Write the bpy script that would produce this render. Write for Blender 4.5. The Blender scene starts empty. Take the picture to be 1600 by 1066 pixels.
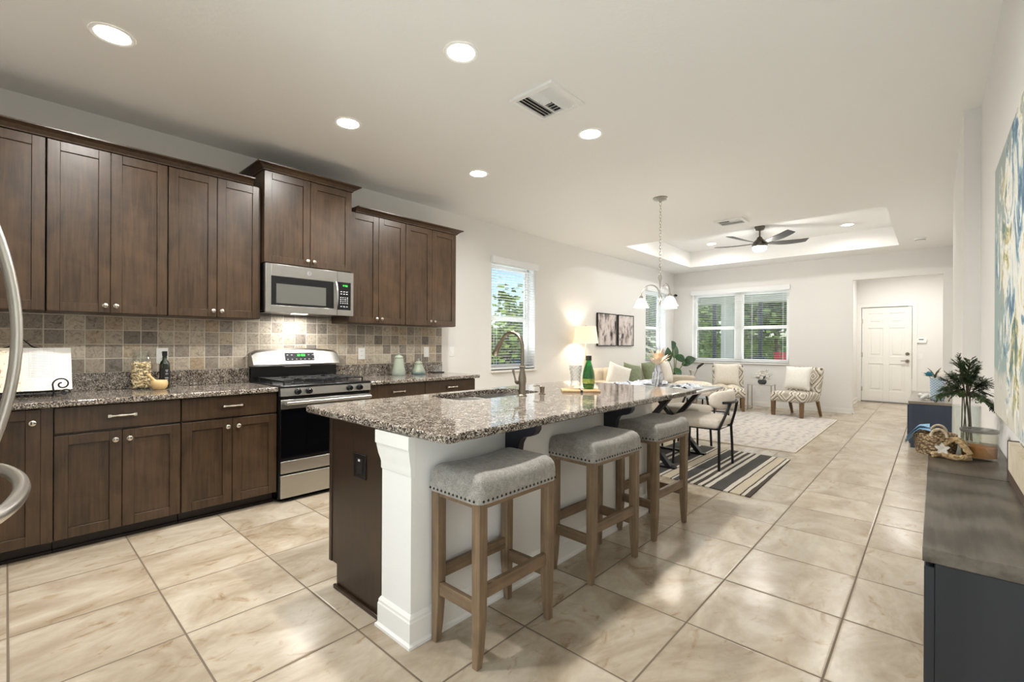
import bpy, bmesh, math, random
from math import sin, cos, pi, radians as R, sqrt
from mathutils import Vector as V, Matrix
random.seed(7)
sc = bpy.context.scene
COL = sc.collection

# ---------------------------------------------------------------- camera, world, sun, exposure
F_PX, CX_Y, YAW, ROLL, CAM_H = 722.2, 537.4, 0.740, 0.0046, 1.24
cam = bpy.data.cameras.new('camera')
cam.sensor_width = 36; cam.lens = F_PX / 1600 * 36
cam.shift_y = (CX_Y - 533) / 1600
cam.clip_start = 0.02; cam.clip_end = 300
cam_o = bpy.data.objects.new('camera', cam); COL.objects.link(cam_o)
_r = V((cos(YAW), sin(YAW), 0)); _f = V((-sin(YAW), cos(YAW), 0)); _u = V((0, 0, 1))
_r3 = _r * cos(ROLL) + _u * sin(ROLL); _u3 = _u * cos(ROLL) - _r * sin(ROLL)
m = Matrix((( _r3.x, _u3.x, -_f.x, 0), (_r3.y, _u3.y, -_f.y, 0), (_r3.z, _u3.z, -_f.z, CAM_H), (0, 0, 0, 1)))
cam_o.matrix_world = m
sc.camera = cam_o

sc.view_settings.view_transform = 'Standard'
sc.view_settings.look = 'None'
sc.view_settings.exposure = 0.82
sc.view_settings.gamma = 1.0
sc.view_settings.use_curve_mapping = False
sc.cycles.use_denoising = True
sc.cycles.max_bounces = 10
sc.cycles.diffuse_bounces = 5
sc.cycles.glossy_bounces = 5
sc.cycles.transmission_bounces = 8
sc.cycles.transparent_max_bounces = 24
sc.cycles.sample_clamp_indirect = 6.0
sc.cycles.caustics_reflective = False
sc.cycles.caustics_refractive = False
sc.cycles.blur_glossy = 0.5

w = bpy.data.worlds.new('sky'); sc.world = w; w.use_nodes = True
wn = w.node_tree.nodes; wl = w.node_tree.links
sky = wn.new('ShaderNodeTexSky'); sky.sky_type = 'NISHITA'; sky.sun_disc = False
sky.sun_elevation = R(48); sky.sun_rotation = R(100); sky.air_density = 1.0; sky.dust_density = 0.6; sky.ozone_density = 2.0
wn['Background'].inputs['Strength'].default_value = 0.12
wl.new(sky.outputs['Color'], wn['Background'].inputs['Color'])

def lamp(name, kind, loc, energy, color=(1, 1, 1), size=0.1, rot=(0, 0, 0), shape='DISK', size_y=None, parent=None, spread=None):
    l = bpy.data.lights.new(name, kind); l.energy = energy; l.color = color
    if kind == 'AREA':
        l.shape = shape; l.size = size
        if size_y: l.size_y = size_y
        if spread: l.spread = spread
    elif kind in ('POINT', 'SPOT'):
        l.shadow_soft_size = size
    o = bpy.data.objects.new(name, l); COL.objects.link(o); o.location = loc; o.rotation_euler = rot
    if parent: o.parent = parent
    return o
sun = lamp('sun', 'SUN', (6, -2, 12), 2.3, (1, .95, .86), rot=(R(12), R(44), 0)); sun.data.angle = R(1.0)
# daylight lamps: one outside unseen doors added for fill, three at the windows
lamp('daylight_fill', 'AREA', (-0.72, -1.35, .35), 46, (.96, .98, 1), 1.5, (R(148), 0, 0), 'RECTANGLE', .9)  # added fill lamp behind the camera, turned up toward the ceiling
lamp('daylight_fill', 'AREA', (-4.75, 4.865, 1.55), 14, (.95, .97, 1), 0.9, (0, R(-118), 0), 'RECTANGLE', 1.45)
lamp('daylight_fill', 'AREA', (-4.75, 9.39, 1.55), 14, (.95, .97, 1), 0.9, (0, R(-118), 0), 'RECTANGLE', 1.45)
lamp('daylight_fill', 'AREA', (-3.03, 10.75, 1.55), 30, (.97, .98, 1), 1.8, (R(-118), 0, 0), 'RECTANGLE', 1.45)
for _o in list(COL.objects):
    if _o.type == 'LIGHT' and _o.name.startswith('daylight_fill'): _o.visible_glossy = False
WARM = (1, .98, .935)

# ---------------------------------------------------------------- helpers
def lin(c):
    if isinstance(c, (int, float)): c = (c, c, c)
    out = []
    for v in c:
        v = v / 255.0
        out.append(v / 12.92 if v <= .04045 else ((v + .055) / 1.055) ** 2.4)
    return (*out, 1)

class MB:
    def __init__(s): s.v = []; s.f = []
    def add(s, vs, fs):
        b = len(s.v); s.v += [tuple(p) for p in vs]; s.f += [tuple(i + b for i in f) for f in fs]; return s
    def box(s, x0, y0, z0, x1, y1, z1):
        x0, x1 = min(x0, x1), max(x0, x1); y0, y1 = min(y0, y1), max(y0, y1); z0, z1 = min(z0, z1), max(z0, z1)
        return s.add([(x0,y0,z0),(x1,y0,z0),(x1,y1,z0),(x0,y1,z0),(x0,y0,z1),(x1,y0,z1),(x1,y1,z1),(x0,y1,z1)],
                     [(0,3,2,1),(4,5,6,7),(0,1,5,4),(1,2,6,5),(2,3,7,6),(3,0,4,7)])
    def bar(s, p0, p1, wd, ht, up=(0,0,1), w1=None, h1=None):      # rectangular bar between two points
        p0 = V(p0); p1 = V(p1); d = (p1 - p0).normalized(); up = V(up)
        if abs(d.dot(up)) > .98: up = V((0,1,0))
        a = d.cross(up).normalized(); b = a.cross(d).normalized()
        w1 = wd if w1 is None else w1; h1 = ht if h1 is None else h1
        vs = []
        for p, ww, hh in ((p0, wd, ht), (p1, w1, h1)):
            for i, j in ((-1,-1),(1,-1),(1,1),(-1,1)): vs.append(p + a*ww/2*i + b*hh/2*j)
        return s.add(vs, [(3,2,1,0),(4,5,6,7),(0,1,5,4),(1,2,6,5),(2,3,7,6),(3,0,4,7)])
    def loft(s, rings, cap=True, closed=False):
        n = len(rings[0]); b = []; fs = []
        for r_ in rings: b += list(r_)
        for k in range(len(rings) - (0 if closed else 1)):
            k2 = (k + 1) % len(rings)
            for i in range(n):
                j = (i + 1) % n
                fs.append((k*n+i, k*n+j, k2*n+j, k2*n+i))
        if cap and not closed:
            fs.append(tuple(reversed(range(n)))); fs.append(tuple((len(rings)-1)*n + i for i in range(n)))
        return s.add(b, fs)
    def tube(s, pts, r, n=8, closed=False):
        pts = [V(p) for p in pts]; m_ = len(pts)
        rr = r if isinstance(r, (list, tuple)) else [r] * m_
        rings = []; prev = None
        for i in range(m_):
            if closed: t = pts[(i+1) % m_] - pts[i-1]
            else: t = pts[min(i+1, m_-1)] - pts[max(i-1, 0)]
            t.normalize()
            if prev is None:
                a = t.cross(V((0,0,1)));
                if a.length < 1e-3: a = t.cross(V((0,1,0)))
            else: a = prev - t * prev.dot(t)
            a.normalize(); prev = a; b = t.cross(a)
            rings.append([pts[i] + (a*cos(2*pi*k/n) + b*sin(2*pi*k/n)) * rr[i] for k in range(n)])
        return s.loft(rings, closed=closed)
    def cyl(s, p0, p1, r0, r1=None, n=16): return s.tube([p0, p1], [r0, r0 if r1 is None else r1], n)
    def lathe(s, prof, c=(0,0,0), n=24, axis='z', cap=True):
        rings = []
        for r, z in prof:
            r = max(r, 1e-4); ring = []
            for k in range(n):
                a = 2*pi*k/n
                p = (r*cos(a), r*sin(a), z)
                if axis == 'x': p = (z, p[0], p[1])
                if axis == 'y': p = (p[1], z, p[0])
                ring.append((p[0]+c[0], p[1]+c[1], p[2]+c[2]))
            rings.append(ring)
        return s.loft(rings, cap)
    def prism(s, poly, a, b, axis='y'):                            # polygon in the other two axes, extruded along axis
        def P(u, v, t): return {'x': (t,u,v), 'y': (u,t,v), 'z': (u,v,t)}[axis]
        return s.loft([[P(u,v,a) for u,v in poly], [P(u,v,b) for u,v in poly]])
    def rbox(s, c, size, r, n=6, fn=None):
        h = [d/2 for d in size]; r = min([r] + h)
        def line(H):
            e = [-H + r*(1-cos(pi/2*k/3)) for k in range(4)]
            inner = [-(H-r) + 2*(H-r)*k/n for k in range(1, n)] if H > r else []
            return e + inner + [-x for x in reversed(e)]
        L = [line(H) for H in h]
        for ax in range(3):
            u, w_ = (ax+1) % 3, (ax+2) % 3
            for sg in (-1, 1):
                vs = []; fs = []; nu, nw = len(L[u]), len(L[w_])
                for iu in range(nu):
                    for iw in range(nw):
                        p = [0,0,0]; p[ax] = sg*h[ax]; p[u] = L[u][iu]; p[w_] = L[w_][iw]
                        q = [max(-h[k]+r, min(h[k]-r, p[k])) for k in range(3)]
                        d = V(p) - V(q)
                        if d.length > 1e-9: d = d.normalized()*r
                        P = V(q) + d
                        if fn: P = V(fn(P))
                        vs.append(P + V(c))
                for iu in range(nu-1):
                    for iw in range(nw-1):
                        a = iu*nw+iw; f = (a, a+nw, a+nw+1, a+1)
                        fs.append(f if sg > 0 else f[::-1])
                s.add(vs, fs)
        return s
    def sphere(s, c, r, n=12, sq=(1,1,1)):
        rings = []
        for i in range(1, n):
            t = pi*i/n
            rings.append([(c[0]+r*sq[0]*sin(t)*cos(2*pi*k/(2*n)), c[1]+r*sq[1]*sin(t)*sin(2*pi*k/(2*n)), c[2]-r*sq[2]*cos(t)) for k in range(2*n)])
        return s.loft(rings)
    def grid(s, fn, nu, nv):
        vs = [fn(i/nu, j/nv) for i in range(nu+1) for j in range(nv+1)]
        fs = [(i*(nv+1)+j, (i+1)*(nv+1)+j, (i+1)*(nv+1)+j+1, i*(nv+1)+j+1) for i in range(nu) for j in range(nv)]
        return s.add(vs, fs)
    def pillow(s, wd, ht, th, n=14):                                # in local XZ plane, thickness along Y, centred
        for sg in (-1, 1):
            def fn(a, b):
                u, v = 2*a-1, 2*b-1
                k = max(0, (1-abs(u)**3))**.55 * max(0, (1-abs(v)**3))**.55
                pin = 1 - .07*(1-abs(u)**2)*abs(v)**4 
                pin2 = 1 - .07*(1-abs(v)**2)*abs(u)**4
                return (u*wd/2*pin2, sg*th/2*k, v*ht/2*pin)
            g = MB().grid(fn, n, n)
            s.add(g.v, g.f if sg > 0 else [f[::-1] for f in g.f])
        return s
    def xf(s, M):
        s.v = [tuple(M @ V(p)) for p in s.v]; return s
    def move(s, d): s.v = [tuple(V(p)+V(d)) for p in s.v]; return s

def tag(o, label=None, cat=None, group=None, kind=None):
    if label: o['label'] = label
    if cat: o['category'] = cat
    if group: o['group'] = group
    if kind: o['kind'] = kind
    return o
def obj(name, mb, mat_, parent=None, bevel=0, seg=2, smooth=True, ang=38, weld=False):
    me = bpy.data.meshes.new(name); me.from_pydata(mb.v, [], mb.f); me.materials.append(mat_)
    bm_ = bmesh.new(); bm_.from_mesh(me)
    if weld: bmesh.ops.remove_doubles(bm_, verts=bm_.verts, dist=1e-5)
    bmesh.ops.recalc_face_normals(bm_, faces=bm_.faces)
    bm_.to_mesh(me); bm_.free()
    if smooth:
        me.polygons.foreach_set('use_smooth', [True]*len(me.polygons)); me.set_sharp_from_angle(angle=R(ang))
    o = bpy.data.objects.new(name, me); COL.objects.link(o)
    if parent: o.parent = parent
    if bevel:
        b = o.modifiers.new('edge', 'BEVEL'); b.width = bevel; b.segments = seg; b.limit_method = 'ANGLE'; b.angle_limit = R(40); b.harden_normals = False
    return o
def thing(name, label, cat, loc=(0,0,0), rz=0, group=None):
    o = bpy.data.objects.new(name, None); COL.objects.link(o); o.empty_display_size = .05
    o.location = loc; o.rotation_euler = (0, 0, rz)
    return tag(o, label, cat, group)
def struct(name, mb, mat_, bevel=0, parent=None, **k):
    o = obj(name, mb, mat_, parent, bevel, **k)
    if not parent: o['kind'] = 'structure'
    return o
def dup(root, loc, rz=None, label=None, group=None):
    c = root.copy(); COL.objects.link(c); c.location = loc
    if rz is not None: c.rotation_euler = (0, 0, rz)
    if label: c['label'] = label
    if group: c['group'] = group
    for ch in list(root.children):
        d = ch.copy(); COL.objects.link(d); d.parent = c
        for g in list(ch.children):
            e = g.copy(); COL.objects.link(e); e.parent = d
    return c

# ---------------------------------------------------------------- materials
class N:
    def __init__(s, name):
        s.m = bpy.data.materials.new(name); s.m.use_nodes = True
        s.t = s.m.node_tree; s.n = s.t.nodes; s.l = s.t.links; s.b = s.n['Principled BSDF']
    def new(s, t, **k):
        o = s.n.new(t)
        for a, v in k.items():
            if hasattr(o, a): setattr(o, a, v)
            else: o.inputs[a.replace('_', ' ')].default_value = v
        return o
    def link(s, a, b): s.l.new(a, b)
    def math(s, op, a, b=None, c=None):
        o = s.n.new('ShaderNodeMath'); o.operation = op
        for i, v in enumerate((a, b, c)):
            if v is None: continue
            if isinstance(v, (int, float)): o.inputs[i].default_value = v
            else: s.l.new(v, o.inputs[i])
        return o.outputs[0]
    def vmath(s, op, a, b):
        o = s.n.new('ShaderNodeVectorMath'); o.operation = op
        for i, v in enumerate((a, b)):
            if isinstance(v, tuple): o.inputs[i].default_value = v
            else: s.l.new(v, o.inputs[i])
        return o.outputs[0]
    def ramp(s, fac, stops, interp='LINEAR'):
        o = s.n.new('ShaderNodeValToRGB'); e = o.color_ramp.elements; o.color_ramp.interpolation = interp
        while len(e) < len(stops): e.new(.5)
        for i, (p, c) in enumerate(stops):
            e[i].position = p; e[i].color = c if len(c) == 4 else lin(c)
        s.l.new(fac, o.inputs[0]); return o.outputs[0]
    def mix(s, fac, a, b, mode='MIX'):
        o = s.n.new('ShaderNodeMix'); o.data_type = 'RGBA'; o.blend_type = mode
        for i, v in ((0, fac), (6, a), (7, b)):
            if isinstance(v, (int, float)): o.inputs[i].default_value = v
            elif isinstance(v, tuple): o.inputs[i].default_value = v if len(v) == 4 else lin(v)
            else: s.l.new(v, o.inputs[i])
        return o.outputs[2]
    def coord(s, scale=(1,1,1), world=False):
        if world: p = s.n.new('ShaderNodeNewGeometry').outputs['Position']
        else: p = s.n.new('ShaderNodeTexCoord').outputs['Object']
        mp = s.n.new('ShaderNodeMapping'); mp.inputs['Scale'].default_value = scale
        s.l.new(p, mp.inputs[0]); return mp.outputs[0]
    def noise(s, vec, scale, detail=4, rough=.55, dist=0, out=0):
        o = s.n.new('ShaderNodeTexNoise'); o.inputs['Scale'].default_value = scale; o.inputs['Detail'].default_value = detail
        o.inputs['Roughness'].default_value = rough; o.inputs['Distortion'].default_value = dist
        s.l.new(vec, o.inputs['Vector']); return o.outputs[out]
    def bump(s, h, strength=.2, dist=.01):
        o = s.n.new('ShaderNodeBump'); o.inputs['Strength'].default_value = strength; o.inputs['Distance'].default_value = dist
        s.l.new(h, o.inputs['Height']); s.l.new(o.outputs[0], s.b.inputs['Normal']); return o
    def base(s, c):
        if isinstance(c, tuple) or isinstance(c, (int, float)): s.b.inputs['Base Color'].default_value = lin(c)
        else: s.l.new(c, s.b.inputs['Base Color'])
    def set(s, rough=.5, metal=0, **k):
        s.b.inputs['Roughness'].default_value = rough; s.b.inputs['Metallic'].default_value = metal
        for a, v in k.items(): s.b.inputs[a.replace('_', ' ')].default_value = v

def mat(name, c, rough=.5, metal=0, c2=None, scale=15, stretch=(1,1,1), detail=4, lo=.35, hi=.65, bump=0, bscale=None, bdist=.005, world=False, **k):
    n = N(name); n.set(rough, metal, **k)
    if c2 is not None or bump:
        co = n.coord(stretch, world)
        if c2 is not None:
            f = n.noise(co, scale, detail); n.base(n.ramp(f, [(lo, c), (hi, c2)]))
        else: n.base(c)
        if bump:
            n.bump(n.noise(co, bscale or scale, 3), bump, bdist)
    else: n.base(c)
    return n.m
def emis(name, c, strength):
    n = N(name); n.base(c); n.set(.5); n.b.inputs['Emission Color'].default_value = lin(c); n.b.inputs['Emission Strength'].default_value = strength
    return n.m
def glass(name, tint=(255,255,255), refl=.06, rough=.02, edge=.5):
    n = N(name); n.n.remove(n.b)
    tr = n.new('ShaderNodeBsdfTransparent'); tr.inputs[0].default_value = lin(tint)
    gl = n.new('ShaderNodeBsdfGlossy'); gl.inputs['Roughness'].default_value = rough
    lw = n.new('ShaderNodeLayerWeight'); lw.inputs[0].default_value = .35
    f = n.math('MULTIPLY_ADD', lw.outputs['Facing'], edge, refl)
    mx = n.new('ShaderNodeMixShader'); n.link(f, mx.inputs[0]); n.link(tr.outputs[0], mx.inputs[1]); n.link(gl.outputs[0], mx.inputs[2])
    n.link(mx.outputs[0], n.n['Material Output'].inputs[0]); return n.m

def tiled(name, pitch, origin, plane, grout_w, grout_c, body, rough, bump_s, groutrough=.8):
    """square tiles laid on a grid in world space; body(n, id_vector, pos) returns a colour socket"""
    n = N(name)
    pos = n.new('ShaderNodeNewGeometry').outputs['Position']
    sep = n.new('ShaderNodeSeparateXYZ'); n.link(pos, sep.inputs[0])
    ax = {'xy': (0, 1), 'yz': (1, 2)}[plane]
    ids = []; edges = []
    for k in range(2):
        q = n.math('DIVIDE', n.math('SUBTRACT', sep.outputs[ax[k]], origin[k]), pitch[k])
        fl = n.math('FLOOR', q); fr = n.math('SUBTRACT', q, fl)
        e = n.math('MULTIPLY', n.math('MINIMUM', fr, n.math('SUBTRACT', 1.0, fr)), pitch[k])
        ids.append(fl); edges.append(e)
    cx = n.new('ShaderNodeCombineXYZ'); n.link(ids[0], cx.inputs[0]); n.link(ids[1], cx.inputs[1])
    ed = n.math('MINIMUM', edges[0], edges[1])
    mr = n.new('ShaderNodeMapRange'); mr.interpolation_type = 'SMOOTHSTEP'
    mr.inputs['From Min'].default_value = grout_w*.4; mr.inputs['From Max'].default_value = grout_w*.75
    n.link(ed, mr.inputs['Value']); mask = mr.outputs[0]
    colr, height = body(n, cx.outputs[0], pos)
    n.base(n.mix(mask, grout_c, colr))
    rr = n.math('MULTIPLY_ADD', mask, rough - groutrough, groutrough); n.link(rr, n.b.inputs['Roughness'])
    mr2 = n.new('ShaderNodeMapRange'); mr2.interpolation_type = 'SMOOTHSTEP'
    mr2.inputs['From Min'].default_value = grout_w*.3; mr2.inputs['From Max'].default_value = grout_w*1.6
    n.link(ed, mr2.inputs['Value'])
    h = n.math('MULTIPLY_ADD', height, .35, mr2.outputs[0])
    n.bump(h, bump_s, .003)
    return n.m

def floor_body(n, idv, pos):
    wn_ = n.new('ShaderNodeTexWhiteNoise'); n.link(idv, wn_.inputs['Vector'])
    off = n.vmath('MULTIPLY', wn_.outputs['Color'], (37., 37., 37.))
    p = n.vmath('ADD', n.vmath('MULTIPLY', pos, (1.0, .55, 1.0)), off)
    a = n.noise(p, 2.6, 6, .6, 1.4); b = n.noise(p, 7, 8, .62, 2.2); c = n.noise(p, 16, 6, .6, 1.2)
    c1 = n.ramp(a, [(.32, (156,140,119)), (.5, (182,169,150)), (.68, (200,190,174))])
    vein = n.ramp(b, [(.58, (255,255,255)), (.66, (226,210,188)), (.74, (168,145,118))])
    c2 = n.mix(.7, c1, vein, 'MULTIPLY')
    c3 = n.mix(.22, c2, n.ramp(c, [(.35, (206,192,174)), (.65, (255,252,246))]), 'MULTIPLY')
    hsv = n.new('ShaderNodeHueSaturation'); n.link(c3, hsv.inputs['Color'])
    n.link(n.math('MULTIPLY_ADD', wn_.outputs['Value'], .12, .94), hsv.inputs['Value'])
    return hsv.outputs[0], b
M_floor = tiled('beige_stone_tile', (.5105, .5105), (-.8125, 2.0515), 'xy', .0075, (112,98,82), floor_body, .23, .22)
def splash_body(n, idv, pos):
    wn_ = n.new('ShaderNodeTexWhiteNoise'); n.link(idv, wn_.inputs['Vector'])
    off = n.vmath('MULTIPLY', wn_.outputs['Color'], (19., 19., 19.))
    p = n.vmath('ADD', pos, off)
    a = n.noise(p, 24, 8, .68, 1.8)
    tone = n.ramp(wn_.outputs['Value'], [(0, (142,134,126)), (.22, (168,158,147)), (.45, (190,178,163)), (.62, (208,198,183)), (.8, (192,172,147)), (1, (220,212,199))])
    c = n.mix(.85, tone, n.ramp(a, [(.3, (112,104,98)), (.46, (226,222,216)), (.60, (255,255,250)), (.72, (160,148,134))]), 'MULTIPLY')
    return c, a
M_splash = tiled('tumbled_travertine', (.1028, .1015), (.066, 1.0205), 'yz', .0055, (214,206,192), splash_body, .55, .5)

def granite(name):
    n = N(name); co = n.coord(world=True)
    vo = n.new('ShaderNodeTexVoronoi'); vo.inputs['Scale'].default_value = 210; n.link(co, vo.inputs['Vector'])
    sp = n.new('ShaderNodeSeparateColor'); n.link(vo.outputs['Color'], sp.inputs[0])
    cl = n.noise(co, 26, 4)
    f = n.math('ADD', sp.outputs[0], n.math('MULTIPLY', n.math('SUBTRACT', cl, .5), .9))
    c = n.ramp(f, [(0, (24,22,22)), (.2, (58,52,48)), (.33, (98,88,79)), (.5, (134,122,109)), (.66, (158,147,134)), (.84, (182,173,163)), (.95, (210,204,197))], 'CONSTANT')
    n.base(c); n.set(.07); n.b.inputs['Specular IOR Level'].default_value = .6
    return n.m
M_granite = granite('speckled_granite')

def wood(name, c1, c2, rough, along='z', sc_=3.0, fine=60, bump=.05):
    n = N(name)
    st = {'x': (.06,1,1), 'y': (1,.06,1), 'z': (1,1,.06)}[along]
    co = n.coord(st); a = n.noise(co, fine, 5, .6, .3); b = n.noise(n.coord((1,1,1)), sc_, 4, .6, .8)
    f = n.math('ADD', n.math('MULTIPLY', a, .5), n.math('MULTIPLY', b, .5))
    n.base(n.ramp(f, [(.38, c1), (.62, c2)])); n.set(rough); n.bump(a, bump, .002); return n.m
M_cab = wood('espresso_stained_maple', (48,35,23), (79,59,41), .34)
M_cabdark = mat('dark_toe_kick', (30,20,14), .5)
M_panel = wood('espresso_end_panel', (36,25,18), (54,39,28), .3)
M_oak = wood('weathered_oak', (100,81,62), (138,115,90), .5, 'z', 3, 55)
M_oakrail = wood('weathered_oak_rail', (100,81,62), (138,115,90), .5, 'y', 3, 55)
M_oakrailx = wood('weathered_oak_rail_short', (100,81,62), (138,115,90), .5, 'x', 3, 55)
M_legw = wood('brown_chair_leg_wood', (96,72,48), (128,100,70), .45)

def wallmat(name, c, bs, st):
    n = N(name); n.base(c); n.set(.85); n.bump(n.noise(n.coord(world=True), bs, 4, .6), st, .004); return n.m
M_wall = wallmat('painted_wall', (232,230,227), 90, .12)
M_ceil = wallmat('textured_ceiling_paint', (244,243,241), 34, .35)
M_trim = mat('white_trim_paint', (236,234,230), .35)
M_white = mat('white_plastic', (238,238,236), .35)
M_door = mat('white_door_paint', (238,236,231), .4)
def steel(name, c=(200,198,194), rough=.28, stretch=(1,1,60)):
    n = N(name); co = n.coord(stretch); a = n.noise(co, 14, 3)
    n.base(n.ramp(a, [(.3, tuple(v*.93 for v in c)), (.7, c)])); n.set(rough, 1.0); n.b.inputs['Anisotropic'].default_value = .4
    return n.m
M_steel = steel('brushed_stainless_steel')
M_steelsink = mat('sink_steel', (222,220,215), .34, .7)
M_nickel = mat('brushed_nickel', (150,140,126), .28, 1)
M_knob = mat('satin_nickel', (205,200,190), .2, 1)
M_black = mat('black_enamel', (16,16,18), .25)
M_blackm = mat('matte_black_metal', (22,22,24), .4, .3)
M_iron = mat('cast_iron_grate', (34,33,33), .45, .4)
M_ovglass = mat('black_oven_glass', (6,7,10), .05)
M_mwglass = mat('microwave_window_mesh', (96,96,92), .22)
M_green = emis('green_clock_digits', (60,240,80), .8)
M_whitep = mat('printed_white_marks', (200,200,205), .5)
M_clear = glass('clear_glass', (252,254,253), .04, .02, .3); M_winglass = glass('window_pane_glass', (248,252,252), .02, .01, .25)
M_grey = mat('grey_trim', (120,118,114), .5)

def fabric(name, c1, c2, scale=260, rough=.95, bump=.4):
    n = N(name); co = n.coord(); a = n.noise(co, scale, 3, .7); b = n.noise(co, scale*.18, 3)
    f = n.math('ADD', n.math('MULTIPLY', a, .7), n.math('MULTIPLY', b, .3))
    n.base(n.ramp(f, [(.38, c1), (.62, c2)])); n.set(rough, Sheen_Weight=.25); n.bump(a, bump, .002); return n.m
M_tweed = fabric('grey_tweed', (118,113,107), (172,167,160))
M_ivory = fabric('ivory_boucle', (212,203,190), (232,226,216), 180)
M_linen = fabric('beige_linen_sofa', (188,176,158), (206,196,180), 220)
M_whitec = fabric('white_cotton', (226,222,214), (242,239,234), 150)
M_sage = fabric('sage_velvet', (98,110,84), (138,148,118), 90)
M_throw = fabric('cream_knit_throw', (196,182,160), (226,216,198), 70)
M_blue = fabric('pale_blue_cloth', (112,160,196), (150,190,220), 120)
M_napkin = fabric('grey_blue_napkin', (150,160,176), (214,220,228), 24)

# ================================================================ THE ROOM
XL, XR, YF, YB, CZ, TZ = -4.40, .232, 10.31, -.85, 2.857, 3.165
struct('floor', MB().box(-4.6, -1.1, -.12, 1.2, 13.0, 0), M_floor)
# ceiling with the raised tray over the living room
TX0, TX1, TY0, TY1 = -3.77, -.42, 6.885, 9.66
c = MB()
c.box(-4.6, -1.1, CZ, 1.2, TY0, 3.4).box(-4.6, TY1, CZ, 1.2, 13.0, 3.4).box(-4.6, TY0, CZ, TX0, TY1, 3.4).box(TX1, TY0, CZ, 1.2, TY1, 3.4).box(TX0, TY0, TZ, TX1, TY1, 3.4)
struct('ceiling', c, M_ceil)
def wall_y(name, x0, x1, y0, y1, holes, z1=CZ):                     # wall running along Y
    b = MB(); y = y0
    for hy0, hy1, hz0, hz1 in sorted(holes):
        b.box(x0, y, 0, x1, hy0, z1)
        if hz0 > 0: b.box(x0, hy0, 0, x1, hy1, hz0)
        b.box(x0, hy0, hz1, x1, hy1, z1); y = hy1
    b.box(x0, y, 0, x1, y1, z1); return struct(name, b, M_wall)
def wall_x(name, y0, y1, x0, x1, holes, z1=CZ):
    b = MB(); x = x0
    for hx0, hx1, hz0, hz1 in sorted(holes):
        b.box(x, y0, 0, hx0, y1, z1)
        if hz0 > 0: b.box(hx0, y0, 0, hx1, y1, hz0)
        b.box(hx0, y0, hz1, hx1, y1, z1); x = hx1
    b.box(x, y0, 0, x1, y1, z1); return struct(name, b, M_wall)
W1 = (4.405, 5.325, .875, 2.37); W2 = (8.91, 9.87, .85, 2.39); W3 = (-3.975, -2.09, .875, 2.37)
wall_y('wall_left', XL-.2, XL, YB-.2, YF+.2, [W1, W2])
wall_x('wall_far', YF, YF+.12, XL, XR+.2, [W3, (-1.09, .106, 0, 2.42)])
wall_y('wall_right', XR, XR+.2, YB-.2, YF+.12, [])
struct('wall_column', MB().box(.145, 4.434, 0, XR, 6.72, CZ), M_wall)
wall_x('wall_back', YB-.12, YB, XL, XR, [(-1.5, .06, 0, 2.15)])  # opening made for the added glazed doors
# entry hall behind the opening
wall_y('wall_hall_left', -1.40, -1.27, YF+.12, 12.97, [])
wall_y('wall_hall_right', .40, .52, YF+.12, 12.97, [])
wall_x('wall_hall_end', 12.85, 12.97, -1.27, .40, [(-1.2, -.335, 0, 2.085)])
def basebd(name, x0, y0, x1, y1, n_):                               # n_: direction into the room
    t = .013; b = MB()
    for d, z0, z1 in ((t, 0, .075), (t*.6, .075, .092), (t*1.7, 0, .014)):
        b.box(x0, y0, z0, x1 + (d*n_[0] if n_[0] else 0), y1 + (d*n_[1] if n_[1] else 0), z1)
    return struct(name, b, M_trim)
basebd('baseboard_far', XL, YF, -1.09, YF, (0,-1)); basebd('baseboard_left', XL, 3.57, XL, YF, (1,0))
basebd('baseboard_right', XR, YB, XR, 4.43, (-1,0)); basebd('baseboard_column', .145, 4.434, .145, 6.72, (-1,0))
basebd('baseboard_hall', -1.27, YF+.12, -1.27, 12.85, (1,0)); basebd('baseboard_jamb', -1.09, YF, -1.09, YF+.12, (1,0))
basebd('baseboard_hall_end', -.28, 12.85, .40, 12.85, (0,-1))
basebd('baseboard_far_corner', .106, YF, XR, YF, (0,-1))

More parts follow.
